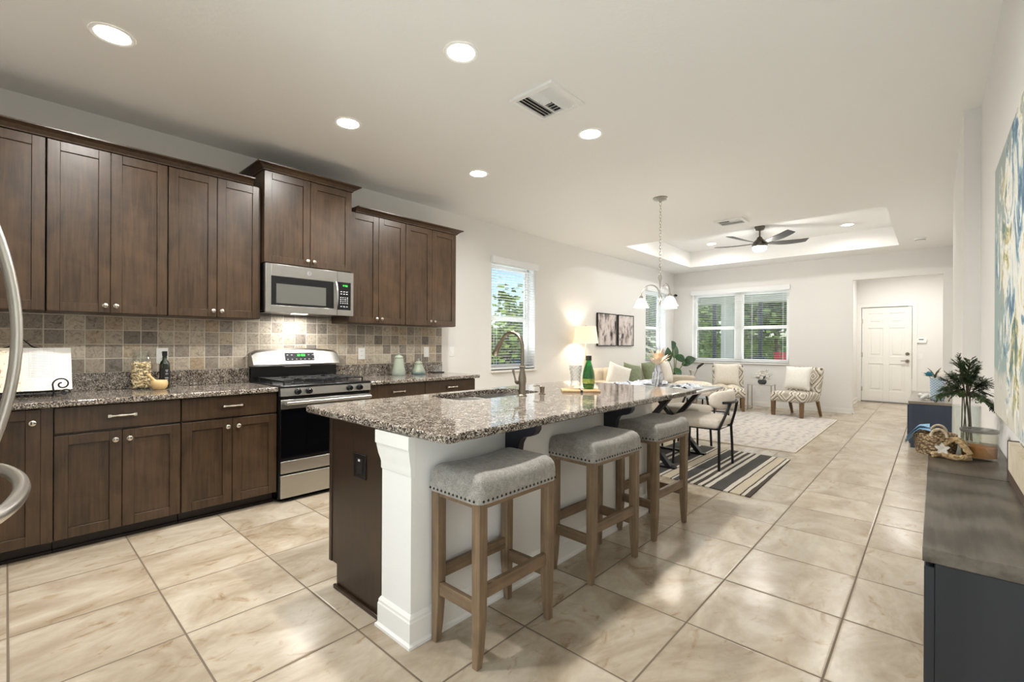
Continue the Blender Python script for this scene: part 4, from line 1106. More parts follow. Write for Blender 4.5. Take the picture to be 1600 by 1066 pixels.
def napkin(label, x, y, rz, seed):
    t = thing('table_napkin', label, 'napkin', (x, y, .7685), rz, 'grey napkins on the dining table')
    random.seed(seed); ph = random.random()*6
    def f(a, b):
        u, v = a-.5, b-.5; kn = math.exp(-((u)/.10)**2)
        wd = .11*(1 - .72*kn); zz = .014 + .022*abs(sin(9*v+ph)) + .020*abs(sin(7*u+2*v+ph)) + .012*kn
        return (u*.34, v*2*wd, zz*(1-.6*abs(2*v)**3))
    g = MB().grid(f, 22, 16); g2 = [(x_, y_, .001) for x_, y_, z_ in g.v]
    b = MB(); b.add(g.v, g.f); b.add(g2, [q[::-1] for q in g.f]); obj('cloth', b, M_napkin, t)
    obj('ring', MB().tube([(0, .034*cos(2*pi*i/16), .032+.026*sin(2*pi*i/16)) for i in range(16)], .006, 6, True), mat('napkin_ring', (120,122,130), .4), t)
    obj('plate', MB().lathe([(0,.0005),(.11,.0005),(.145,.008),(.147,.0105),(.11,.004),(0,.004)], n=32), mat('white_plate', (230,232,234), .2), t)
napkin('grey napkin in a ring at the table place by the island vase end', -2.55, 4.72, R(75), 1)
napkin('grey napkin in a ring beside the marbled vase, sofa side', -2.45, 5.15, R(20), 2)
napkin('grey napkin in a ring at the place before the striped rug chair', -1.95, 4.90, R(85), 3)

# ================================================================ LIVING ROOM
ln = N('faded_medallion_rug'); co = ln.coord(world=True); vo = ln.new('ShaderNodeTexVoronoi'); vo.inputs['Scale'].default_value = 3.2; ln.link(co, vo.inputs['Vector'])
wv2 = ln.new('ShaderNodeTexWave'); wv2.inputs['Scale'].default_value = 2.4; wv2.inputs['Distortion'].default_value = 7; wv2.inputs['Detail'].default_value = 4; ln.link(co, wv2.inputs[0])
nz2 = ln.noise(ln.coord((1,2.4,1), True), 9, 6, .65)
f = ln.math('ADD', ln.math('MULTIPLY', wv2.outputs[1], .10), ln.math('MULTIPLY', nz2, .90))
ln.base(ln.ramp(f, [(.36,(138,134,134)),(.43,(182,176,171)),(.54,(206,200,193)),(.66,(184,173,163))])); ln.set(.95); ln.bump(nz2, .3, .003)
lr = thing('area_rug', 'large faded cream and grey patterned rug before the patterned chairs', 'rug', (0,0,0))
obj('pile', MB().box(-3.75, 6.13, .0005, -1.19, 9.26, .012), ln.m, lr)
obj('border', MB().box(-1.19, 6.10, .0005, -1.168, 9.28, .011).box(-3.75, 6.10, .0005, -1.19, 6.13, .011), mat('cream_rug_border', (206,198,184), .95), lr)

so = thing('sofa', 'beige linen sofa along the window wall', 'sofa', (-3.92, 7.93, .0))
SLh = 1.27
obj('base', MB().rbox((.04,0,.22), (.84,2*SLh-.02,.22), .03, 4), M_linen, so, weld=True)
obj('backrest', MB().rbox((-.34,0,.56), (.20,2*SLh-.06,.54), .07, 6), M_linen, so, weld=True)
for s in (-1, 1): obj('armrest', MB().rbox((.04, s*(SLh-.09), .42), (.84,.18,.42), .06, 5), M_linen, so, weld=True)
for k in range(3):
    y = -.73 + k*.73
    obj('seat_cushion', MB().rbox((.09, y, .40), (.66,.715,.17), .05, 6), M_linen, so, weld=True)
    obj('back_cushion', MB().rbox((-.20, y, .63), (.16,.70,.42), .07, 6), M_linen, so, weld=True)
for sx_ in (-.36, .40):
    for s in (-1, 1): obj('leg', MB().cyl((sx_, s*1.17, 0), (sx_, s*1.17, .12), .02, .028, 12), M_blackm, so)
def cushion(name, label, loc, rot, w_, h_, th, mt, group=None):
    t = thing(name, label, 'cushion', loc, 0, group); t.rotation_euler = rot
    obj('cover', MB().pillow(w_, h_, th), mt, t, weld=True, ang=80); return t
G_c = 'throw pillows on the sofa'
cushion('throw_pillow', 'white textured pillow leaning at the island end of the sofa', (-3.84, 6.80, .70), (R(-6), R(18), R(62)), .44, .42, .16, M_whitec, G_c)
cushion('throw_pillow', 'sage green pillow next to the white sofa pillow', (-3.82, 7.27, .70), (R(-14), R(10), R(78)), .44, .42, .15, M_sage, G_c)
cushion('throw_pillow', 'sage green pillow toward the plant end of the sofa', (-3.82, 8.00, .715), (R(-14), R(-8), R(84)), .50, .46, .16, M_sage, G_c)
cushion('throw_pillow', 'cream pillow at the plant end of the sofa', (-3.83, 8.62, .715), (R(-14), R(6), R(98)), .50, .46, .17, M_ivory, G_c)

def artn(name, seed):
    n = N(name); co = n.coord((1, 1, .6)); a = n.noise(n.vmath('ADD', co, (seed, seed*2., 3.)), 6.5, 6, .6, .3); b = n.noise(n.vmath('ADD', n.coord((1,1,.55)), (seed*3., 0., 0.)), 8.5, 3)
    c1 = n.ramp(a, [(.33,(46,40,42)),(.40,(140,128,126)),(.48,(206,196,194)),(.60,(226,220,218)),(.68,(184,168,168)),(.75,(206,196,194))]); n.base(n.mix(.75, c1, n.ramp(b, [(.33,(36,32,34)),(.39,(255,252,250))]), 'MULTIPLY')); n.set(.8); return n.m
for y0, y1, lb, sd3 in ((7.02, 7.665, 'black framed abstract canvas on the wall, first beside the lamp', 1.3), (7.735, 8.335, 'black framed abstract canvas on the wall, second from the lamp', 4.1)):
    t = thing('framed_art', lb, 'picture', (XL+.001, (y0+y1)/2, 1.503), 0, 'pair of black framed abstracts'); h = (y1-y0)/2; b = MB()
    b.box(0,-h,-.295,.034,-h+.014,.295).box(0,h-.014,-.295,.034,h,.295).box(0,-h+.014,-.295,.034,h-.014,-.281).box(0,-h+.014,.281,.034,h-.014,.295)
    obj('frame', b, M_black, t); obj('canvas', MB().box(0,-h+.014,-.281,.026,h-.014,.281), artn('abstract_art', sd3), t)

# table lamp on an end table beside the sofa
et = thing('end_table', 'small round white end table under the table lamp', 'table', (-4.17, 6.36, 0))
obj('table_top', MB().lathe([(0,.545),(.22,.545),(.225,.555),(.22,.57),(0,.57)], n=32), M_white, et); obj('stem', MB().cyl((0,0,.02),(0,0,.546),.022), M_blackm, et); obj('foot', MB().lathe([(0,0),(.16,0),(.16,.012),(.03,.022),(0,.022)], n=28), M_blackm, et)
tl = thing('table_lamp', 'slim table lamp with lit cream drum shade glowing on the wall', 'lamp', (-4.185, 6.36, .571))
obj('lamp_base', MB().lathe([(.075,0),(.075,.012),(.03,.03),(.035,.10),(.040,.20),(.028,.33),(.014,.46),(.008,.62),(.008,.70)], n=24), mat('ivory_lamp_ceramic', (206,196,176), .35), tl)
M_lsh = N('cream_lampshade'); M_lsh.base((240,232,214)); M_lsh.set(.8); M_lsh.b.inputs['Transmission Weight'].default_value = 0; M_lsh.b.inputs['Emission Color'].default_value = lin((255,226,180)); M_lsh.b.inputs['Emission Strength'].default_value = .35
obj('lamp_shade', MB().lathe([(.205,.682),(.165,.958),(.163,.958),(.203,.682)], n=36, cap=False), M_lsh.m, tl)
obj('finial', MB().lathe([(.006,.95),(.012,.962),(.006,.975),(0,.98)], n=12).box(-.165,-.002,.948,.165,.002,.953), M_knob, tl)
lamp('lamp_bulb', 'POINT', (0, 0, .81), 5.5, (1,.9,.76), .03, parent=tl)

# bird of paradise plant in the corner
pl = thing('bird_of_paradise_plant', 'tall broad-leaved plant in a basket in the window corner', 'plant', (-4.08, 9.62, 0))
M_bask = mat('seagrass_weave', (170,146,112), .85, c2=(206,184,150), scale=60, stretch=(1,1,3), bump=.6, bscale=60)
obj('basket', MB().lathe([(.14,.0),(.17,.25),(.175,.50),(.17,.56),(.155,.56),(.15,.5),(0,.5)], n=28), M_bask, pl)
lf = MB(); stq = MB(); random.seed(11)
M_leaf = mat('deep_green_leaf', (34,62,36), .35, c2=(62,96,56), scale=8); M_stem = mat('green_stem', (120,128,74), .5)
for tx, ty, tz, dx, dy, dz, L_, W_ in ((-.05,.06,1.14,.2,-.5,.35,.26,.13),(.03,.02,1.02,.5,-.3,-.3,.26,.13),(.20,.05,.88,.55,.1,.2,.20,.15),(-.12,-.20,.92,-.2,-.6,-.1,.30,.13),(.02,-.05,.74,.5,-.35,-.35,.24,.12),(-.06,.10,.95,.1,.2,.9,.26,.11),(-.16,.08,.88,-.1,.0,.8,.28,.12),(.10,.14,.80,.5,.3,.3,.24,.12)):
    stq.tube([(random.uniform(-.04,.04), random.uniform(-.04,.04), .48), (tx*.5, ty*.5, .48+(tz-.48)*.6), (tx, ty, tz)], [.011,.009,.006], 7)
    blade_leaf(lf, (tx, ty, tz), (dx, dy, dz), L_*1.1, W_*1.45, up=V((random.uniform(.2,.7), -.7, random.uniform(.1,.6))), curl=.18, n=8, fold=.18)
obj('stems', stq, M_stem, pl); obj('leaves', lf, M_leaf, pl)
ft = thing('floor_vase_stems', 'white bloom and dark seed pod on tall stems beside the sofa', 'flower arrangement', (-3.72, 9.72, 0))
obj('vase', MB().lathe([(0,0),(.07,0),(.09,.12),(.06,.30),(.035,.36),(.045,.40),(0,.39)], n=24), mat('taupe_floor_vase', (150,138,124), .6), ft)
obj('stem', MB().tube([(0,0,.36),(-.03,0,.5),(-.06,0,.66)], .007, 6), M_stem, ft); obj('stem', MB().tube([(0,0,.36),(.03,0,.62),(.11,0,.80)], .007, 6), M_stem, ft)
fl_ = MB()
for k in range(16): 
    a = k*2.4; e = R(10+5*k); blade_leaf(fl_, (-.06,0,.66), (cos(a)*cos(e), sin(a)*cos(e), sin(e)), .085, .05, curl=-.2)
obj('white_bloom', fl_, M_whitec, ft); obj('seed_pod', MB().tube([(.07,0,.74),(.11,0,.79),(.18,0,.84),(.21,0,.855)], [.012,.026,.022,.008], 10), mat('dark_seed_pod', (62,60,54), .7), ft)

# slipper chairs
pn = N('ikat_fabric'); co = pn.coord(); sx = pn.new('ShaderNodeSeparateXYZ'); pn.link(co, sx.inputs[0])
u = pn.math('FRACT', pn.math('MULTIPLY', pn.math('ADD', sx.outputs[0], .29), 3.4)); h_ = pn.math('ADD', sx.outputs[2], pn.math('MULTIPLY', sx.outputs[1], -.8)); v_ = pn.math('FRACT', pn.math('MULTIPLY', h_, 3.1))
du = pn.math('ABSOLUTE', pn.math('SUBTRACT', u, .5)); dv = pn.math('ABSOLUTE', pn.math('SUBTRACT', v_, .5))
dd = pn.math('ADD', pn.math('ADD', du, dv), pn.math('MULTIPLY', pn.math('SUBTRACT', pn.noise(co, 30, 3), .5), .10))
C1, C2, C3 = (222,215,202), (178,170,154), (104,96,86)
pn.base(pn.ramp(dd, [(0,C1),(.05,C3),(.09,C1),(.17,C2),(.30,C1),(.36,C3),(.42,C2),(.50,C1),(.62,C3),(.68,C1),(.80,C2)], 'CONSTANT')); pn.set(.9); pn.bump(pn.noise(co, 300, 2), .3, .002)
def make_slipper():                                                  # faces local -Y
    t = thing('slipper_chair', '', 'chair', (0,0,0), 0, 'patterned armless chairs under the wide window')
    obj('seat', MB().rbox((0,-.02,.345), (.56,.60,.17), .055, 8, lambda p: (p[0], p[1], p[2] + (.012*(1-(p[0]/.28)**2) if p[2] > 0 else 0))), pn.m, t, weld=True)
    obj('backrest', MB().rbox((0,.245,.60), (.56,.12,.50), .045, 8, lambda p: (p[0], p[1] + .12*max(0, p[2]+.25)/.5, p[2])), pn.m, t, weld=True)
    for s in (-1, 1):
        obj('front_leg', MB().bar((s*.235,-.275,0), (s*.235,-.27,.262), .046, .046, (0,1,0), .058, .058), M_legw, t, .002)
        obj('rear_leg', MB().bar((s*.24,.36,0), (s*.235,.255,.262), .034, .034, (0,1,0), .046, .046), M_legw, t, .002)
    return t
p0 = make_slipper(); p0.location = (-1.785, 9.32, 0); p0.rotation_euler = (0,0,R(-16)); p0['label'] = 'patterned armless chair on the hall side of the glass side table'
dup(p0, (-2.905, 9.33, 0), R(20), 'patterned armless chair with cream throw on the sofa side')
cushion('white_cushion', 'plain white cushion on the patterned chair nearer the hall', (-1.765, 9.36, .665), (R(-15), 0, R(-14)), .44, .42, .15, M_whitec, 'white cushions on the patterned chairs')
cushion('white_cushion', 'off-white cushion on the patterned chair with the throw', (-2.955, 9.375, .67), (R(-15), 0, R(18)), .46, .44, .15, M_ivory, 'white cushions on the patterned chairs')
th = thing('throw_blanket', 'cream knit throw bunched on the patterned chair seat', 'blanket', (-2.93, 9.16, .438), R(20))
def tf(a, b): return ((a-.5)*.54, (b-.5)*.22, .045*sin(pi*a)**.3*sin(pi*b)**.5*(1+.5*sin(14*a+5*b)) )
g = MB().grid(tf, 24, 10); b = MB(); b.add(g.v, g.f); b.add([(x, y, -.002) for x, y, z in g.v], [q[::-1] for q in g.f]); obj('knit', b, M_throw, th)
stb = thing('side_table', 'slim metal side table between the patterned chairs', 'table', (-2.43, 9.72, 0))
M_champ = mat('champagne_metal', (176,168,156), .3, .9)
obj('table_top', MB().box(-.215,-.15,.478,.215,.15,.492), mat('grey_stone_top', (190,184,176), .3), stb, .002)
for x in (-.20, .20):
    for y in (-.135, .135): obj('leg', MB().box(x-.007,y-.007,0,x+.007,y+.007,.478), M_champ, stb)
    obj('foot_rail', MB().box(x-.006,-.135,0,x+.006,.135,.012), M_champ, stb)
fb2 = thing('flower_bowl', 'white blossoms with dark leaves in a small grey bowl', 'flower arrangement', (-2.41, 9.70, .4925))
obj('bowl', MB().lathe([(0,0),(.05,0),(.072,.03),(.076,.06),(.062,.085),(0,.08)], n=24), mat('charcoal_bowl', (92,92,92), .6, c2=(60,62,60), scale=30), fb2)
bl = MB(); random.seed(9)
for k in range(26):
    a = k*2.4; e = pi/2*(k/26); cc = V((.115*cos(a)*cos(e), .085*sin(a)*cos(e), .12+.10*sin(e))); bl.sphere(cc, .034, 6, (1,1,.85))
    for j in range(5):
        aa = j*1.26+k; blade_leaf(bl, cc+V((0,0,.02)), (cos(aa), sin(aa), .7), .045, .034, curl=.1)
obj('blossoms', bl, M_whitec, fb2)
dl2 = MB()
for a, e in ((.3,.9),(2.8,.2),(.6,1.3),(1.2,1.2),(5.2,.5),(-.2,.7)): blade_leaf(dl2, (.04*cos(a), .03*sin(a), .09), (cos(a)*cos(e), sin(a)*cos(e), sin(e)), .22, .035, curl=.1)
obj('dark_leaves', dl2, mat('dark_leaf', (44,50,44), .6), fb2)

ct_ = thing('coffee_table', 'low black metal framed coffee table on the patterned rug', 'table', (-2.83, 8.05, .012))
CM = MB()
for x in (-.22, .22):
    for y in (-.35, .35): obj('leg', MB().box(x-.011,y-.011,0,x+.011,y+.011,.335), M_blackm, ct_)
for x in (-.22, .22): obj('side_rail', MB().box(x-.01,-.339,.05,x+.01,.339,.07), M_blackm, ct_)
for y in (-.35, .35): obj('end_rail', MB().box(-.209,y-.01,.05,.209,y+.01,.07), M_blackm, ct_)
obj('table_top', MB().box(-.235,-.365,.335,.235,.365,.358), mat('grey_glass_top', (150,158,164), .12), ct_, .003)
cmr = thing('security_sensor', 'small dark sensor mounted high in the room corner', 'sensor', (-4.385, 10.295, 2.36))
obj('bracket', MB().bar((-.010,.012,0), (.03,-.03,0), .02, .02), M_blackm, cmr); obj('sensor_head', MB().tube([(.028,-.028,.006),(.06,-.06,-.008),(.085,-.085,-.014)], [.022,.028,.022], 12), M_blackm, cmr)

# ================================================================ RIGHT WALL
con = thing('console_table', 'long dark grained wood console along the wall in front', 'console table', (0, 0, 0))
M_ctop = wood('dark_grained_top', (66,58,50), (104,95,85), .32, 'y', 2.6, 22)
CX0, CX1, CY0, CY1, CTZ = -.019, XR-.002, 1.477, 3.27, .760
def topw(b): return b
gn = N('ebonised_oak_top'); co = gn.coord((1,.35,1)); rg_ = gn.new('ShaderNodeTexWave'); rg_.wave_type = 'RINGS'; rg_.inputs['Scale'].default_value = 5; rg_.inputs['Distortion'].default_value = 5; rg_.inputs['Detail'].default_value = 4; rg_.inputs['Detail Scale'].default_value = 2; gn.link(co, rg_.inputs[0])
fg = gn.noise(gn.coord((1,.08,1)), 70, 5); ff = gn.math('ADD', gn.math('MULTIPLY', rg_.outputs[1], .35), gn.math('MULTIPLY', fg, .65)); gn.base(gn.ramp(ff, [(.3,(62,56,49)),(.7,(98,91,82))])); gn.set(.34); gn.bump(fg, .12, .002)
obj('top_board', MB().box(CX0, CY0, CTZ-.034, CX1, 2.392, CTZ), gn.m, con, .002); obj('top_board', MB().box(CX0, 2.396, CTZ-.034, CX1, CY1, CTZ), gn.m, con, .002)
M_navy = mat('blue_black_stain', (30,32,38), .4, c2=(42,44,50), scale=5, stretch=(1,1,.1))
obj('carcass', MB().box(CX0+.022, CY0+.004, .08, CX1-.002, CY1-.006, CTZ-.034).box(CX0+.03, CY0+.03, 0, CX1-.03, CY1-.03, .08), M_navy, con, .002)
for k in range(3):
    y0 = CY0+.004 + k*.595; dd_ = obj('door', MB().box(CX0+.003, y0, .10, CX0+.022, y0+.590, .715), M_navy, con, .002); obj('finger_pull', MB().box(CX0+.0005, y0+.54, .36, CX0+.003, y0+.552, .48), M_blackm, dd_)

bsk = thing('seagrass_basket', 'small woven seagrass basket with handles on the console edge', 'basket', (.005, 2.79, CTZ))
wn2 = N('seagrass_coil'); co = wn2.coord(); wv3 = wn2.new('ShaderNodeTexVoronoi'); wv3.inputs['Scale'].default_value = 95; wn2.link(wn2.coord((1,1,1.6)), wv3.inputs['Vector'])
wn2.base(wn2.ramp(wv3.outputs[0], [(.1,(196,176,146)),(.4,(158,132,100)),(.7,(92,72,52))])); wn2.set(.85); wn2.bump(wv3.outputs[0], .8, .006)
bw = MB(); rings = []
for z, r_ in ((0,.066),(.03,.072),(.07,.075),(.092,.074),(.092,.067),(.07,.067),(.006,.058)): rings.append([(r_*cos(2*pi*k/28)*.98, r_*sin(2*pi*k/28)*1.0, z+.001) for k in range(28)])
obj('woven_body', bw.loft(rings), wn2.m, bsk)
M_rope = mat('pale_cord', (206,192,168), .9, c2=(170,150,122), scale=80)
for s in (-1, 1): obj('handle', MB().tube([(.026*cos(pi*i/10)+.012, s*.070, .085+.034*sin(pi*i/10)) for i in range(11)], .0055, 8), M_rope, bsk)
bc = thing('blue_cloth', 'pale blue cloth draped over the basket rim', 'cloth', (-.045, 2.765, CTZ+.094))
def bf(a, b):
    u = (a-.5)*.10; q = b; x = .035 - .085*q; z = .014*(1-q) + .012*sin(3*a+q*2) - max(0, q-.45)*.085
    return (x, u*(1-.35*q) + .01*sin(4*q), z)
g = MB().grid(bf, 12, 12); b = MB(); b.add(g.v, g.f); b.add([(x*.92, y*.8, z+.014) for x, y, z in g.v], [q[::-1] for q in g.f]); obj('folded_cloth', b, M_blue, bc)
rp = thing('rope_garland', 'thick jute rope knot with pale starfish beside the basket', 'rope', (.045, 2.775, CTZ))
rb = MB()
def rope(pts, r_):
    for k in range(3):
        P = []
        for i, p in enumerate(pts):
            a = i*.85 + k*2*pi/3; P.append(V(p) + V((r_*.45*cos(a), .0, r_*.45*sin(a))) )
        rb.tube(P, r_*.62, 7)
rope([(-.045+.11*i/24, -.085+.02*sin(i*.3), .014) for i in range(25)], .013)
rope([(.065-.09*i/20, -.075+.05*i/20, .030+.05*sin(pi*i/20)) for i in range(21)], .012)
rope([(-.01+.07*i/18, -.05+.01*i/18, .055+.03*sin(pi*i/18)) for i in range(19)], .011)
obj('twisted_rope', rb, mat('jute_rope', (150,122,86), .9, c2=(196,170,130), scale=90), rp)
sf = MB()
for k in range(5):
    a = R(72*k+20); blade_leaf(sf, (-.018, -.108, .046), (cos(a), -.12, sin(a)), .026, .018, up=V((0,-1,0)), curl=0)
obj('starfish', sf, M_ivory, rp)
cd = thing('candle_jar', 'wide grey glass candle jar with amber wax on the console', 'candle', (.143, 2.79, CTZ))
JR = .058
obj('glass_jar', MB().lathe([(0,.001),(JR-.003,.001),(JR,.006),(JR,.118),(JR-.003,.118),(JR-.003,.012),(0,.010)], n=36, cap=False), glass('smoky_glass', (246,246,242), .05, .03, .35), cd)
obj('wax', MB().lathe([(0,.0105),(JR-.004,.0105),(JR-.004,.054),(0,.054)], n=32), mat('amber_wax', (206,128,60), .5, c2=(224,164,100), scale=6), cd)
obj('rim', MB().lathe([(JR+.0015,.114),(JR+.003,.118),(JR+.003,.126),(JR-.004,.128),(JR-.006,.120)], n=36), mat('pewter_rim', (150,148,142), .3, .7), cd)
obj('lid', MB().lathe([(JR-.006,.119),(JR-.006,.124),(.012,.126),(0,.126)], n=36), glass('lid_glass', (236,238,236), .15, .05, .5), cd)
gvs = thing('glass_vase', 'clear glass cylinder vase of feathery green branches on the console', 'vase', (.118, 3.16, CTZ))
obj('glass', MB().lathe([(0,.001),(.05,.001),(.052,.006),(.052,.19),(.049,.19),(.049,.012),(0,.010)], n=32, cap=False), M_clear, gvs)
brn = MB(); lv = MB(); random.seed(21)
def spray(pts, k0):
    for i in range(k0, len(pts)-1):
        dirv = (pts[i+1]-pts[i]).normalized()
        for rep in range(6):
            q = pts[i].lerp(pts[i+1], random.random())
            s_ = random.choice((-1, 1)); sd3 = (dirv.cross(V((0,0,1))).normalized()*s_*random.uniform(.5,1) + V((0,0,random.uniform(-.7,.6))) + dirv*.8).normalized()
            LL = random.uniform(.025,.045)
            for m_ in range(5):
                qq = q + sd3*LL*m_/5 - V((0,0,.006*(m_/5)**2))
                for s2 in (-1, 1):
                    dv2 = (sd3.cross(V((0,0,1)))*s2*.8 + sd3 + V((0,0,random.uniform(-.5,.4)))).normalized()
                    blade_leaf(lv, qq, dv2, random.uniform(.013,.022), .0062, curl=.1, n=2, fold=0)
NB = 32
for k in range(NB):
    a = 2.4*k + random.uniform(-.3,.3); el = R(12 + 74*((k*.287) % 1)); d = V((cos(a)*cos(el)*.62, sin(a)*cos(el), sin(el)))
    if d.x > 0: d.x *= .72
    else: d.x *= .85
    if d.x < -.2 and d.z < .35: d.z += .35
    L_ = random.uniform(.165, .215); p = V((random.uniform(-.02,.02), random.uniform(-.02,.02), .02)); top = V((d.x*.03, d.y*.03, .235)); pts = [top]
    for i in range(1, 7): q = i/6; pts.append(top + d*L_*q + V((0,0,-.075*q*q*cos(el)*1.25)))
    if k < 7: brn.tube([p, top], .0024, 5)
    brn.tube(pts, [.0022]*4 + [.0014]*3, 5)
    spray(pts, 2)
obj('stems', brn, mat('brown_twig', (86,72,54), .7), gvs)
lo = obj('feathery_leaves', lv, mat('dark_fern_green', (36,52,40), .55, c2=(82,100,60), scale=16), gvs)

lw_ = thing('low_cabinet', 'low navy cabinet by the wall toward the hall, under the woven vase', 'cabinet', (0, 0, 0))
M_nv = mat('navy_grain', (48,60,78), .45, c2=(62,74,92), scale=9, stretch=(1,1,.1))
obj('carcass', MB().box(-.224, 7.436, .05, .20, 9.10, .535).box(-.21,7.45,0,.19,9.08,.05), M_nv, lw_, .003); obj('top_board', MB().box(-.231, 7.43, .535, .205, 9.11, .567), mat('taupe_top', (150,140,128), .4, c2=(128,119,108), scale=4, stretch=(1,.1,1)), lw_, .003)
for k in range(2): dd_ = obj('door', MB().box(-.240, 7.46+k*.82, .07, -.224, 8.27+k*.82, .52), M_nv, lw_, .002); knobx = obj('knob', MB().lathe([(.01,0),(.012,-.02),(0,-.024)], (-.24, 8.2+k*.14, .3), 12, 'x'), M_blackm, dd_)
bv = thing('blue_woven_vase', 'tall blue and white woven vase with a teal bloom on the low cabinet', 'vase', (.030, 7.75, .5675))
bn = N('blue_white_weave'); co = bn.coord(); bw2 = bn.new('ShaderNodeTexBrick'); bw2.inputs['Scale'].default_value = 16; bw2.inputs['Color1'].default_value = lin((120,170,204)); bw2.inputs['Color2'].default_value = lin((96,150,190)); bw2.inputs['Mortar'].default_value = lin((226,232,236)); bw2.inputs['Mortar Size'].default_value = .05
mp2 = bn.new('ShaderNodeMapping'); mp2.inputs['Rotation'].default_value = (R(90), 0, R(0)); bn.link(co, mp2.inputs[0]); bn.link(mp2.outputs[0], bw2.inputs[0]); bn.base(bw2.outputs[0]); bn.set(.6)
obj('vessel', MB().lathe([(0,0),(.062,0),(.065,.01),(.068,.27),(.06,.27),(.058,.02),(0,.02)], n=28, cap=False), bn.m, bv)
tb = MB()
for k in range(26):
    a = k*2.4; e = R(-10+3.4*k); blade_leaf(tb, (-.075,-.02,.292), (cos(a)*cos(e), sin(a)*cos(e), sin(e)), .062, .046, curl=-.3)
obj('teal_bloom', tb, mat('teal_petal', (44,128,150), .6, c2=(90,170,190), scale=18), bv)
gl_ = MB()
for d in ((-.3,.1,.9),(.2,-.1,.9),(.5,.1,.5),(-.6,-.2,.5)): blade_leaf(gl_, (-.02,0,.27), d, .15, .06, curl=.2)
obj('olive_leaves', gl_, mat('olive_leaf', (96,98,66), .6, c2=(130,128,92), scale=14), bv); obj('bloom_stem', MB().tube([(0,0,.05),(-.03,0,.22),(-.072,-.02,.29)], .004, 6), M_stem, bv)
obj('white_bloom', MB().sphere((.045,-.01,.31), .05, 10), M_whitec, bv)
kn = thing('knot_ornament', 'white ceramic knot on the low cabinet beside the woven vase', 'ornament', (-.084, 7.70, .5675))
kp_ = []
for i in range(60):
    a = 2*pi*i/60; kp_.append(((sin(a)+2*sin(2*a))*.018, (cos(a)-2*cos(2*a))*.016, .045 - sin(3*a)*.018))
obj('knot_loop', MB().tube(kp_, .0185, 10, True), mat('white_glaze', (232,230,226), .25), kn)

pa = thing('canvas_painting', 'large teal, blue and white abstract canvas on the near wall', 'painting', (XR-.001, 2.10, 1.46))
an = N('abstract_strokes'); co = an.coord((1,.6,.55)); a = an.noise(co, 7.5, 6, .66, .9); b_ = an.noise(an.vmath('ADD', co, (5.,1.,2.)), 9, 5, .6, 2.0); c_ = an.noise(an.vmath('ADD', an.coord((1,.5,.7)), (2.,7.,2.)), 14, 4, .6, 1.0)
szp = an.new('ShaderNodeSeparateXYZ'); an.link(an.coord(), szp.inputs[0])
bgc = an.ramp(an.math('ADD', an.math('ADD', szp.outputs[2], .38), an.math('MULTIPLY', c_, .25)), [(.0-.0,(206,200,188)),(.16,(204,200,190)),(.20,(146,164,162)),(.7,(144,160,156)),(.95,(146,156,150))])
ctr = an.math('SUBTRACT', .66, an.math('MULTIPLY', an.math('ABSOLUTE', an.math('ADD', szp.outputs[1], -.02)), .80))
ctr = an.math('SUBTRACT', ctr, an.math('MULTIPLY', an.math('ABSOLUTE', an.math('SUBTRACT', szp.outputs[2], .12)), .55))
strok = an.ramp(a, [(.30,(26,56,82)),(.39,(52,98,132)),(.44,(128,164,182)),(.48,(228,228,220)),(.55,(236,232,222)),(.59,(190,174,96)),(.63,(88,128,126)),(.70,(30,66,88))])
mk = an.ramp(an.math('ADD', b_, an.math('MULTIPLY', ctr, .55)), [(.60,(0,0,0)),(.68,(255,255,255))]); an.base(an.mix(mk, bgc, strok)); an.set(.6); an.bump(a, .5, .01)
obj('canvas', MB().box(-.041, -.745, -.50, 0, .745, .525), an.m, pa, .003)
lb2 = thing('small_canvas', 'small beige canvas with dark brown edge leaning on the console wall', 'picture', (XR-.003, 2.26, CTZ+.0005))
obj('base_strip', MB().box(-.0305, -.30, 0, -.004, .185, .035), mat('brown_lower_strip', (78,60,48), .6), lb2); obj('face', MB().box(-.030, -.30, .035, -.004, .185, .135), mat('beige_print', (196,182,158), .7, c2=(214,204,184), scale=8), lb2); obj('edge_strip', MB().box(-.031, .185, 0, -.002, .20, .137), mat('dark_brown_edge', (62,48,40), .6), lb2)  # lower strip of the panel in dark brown

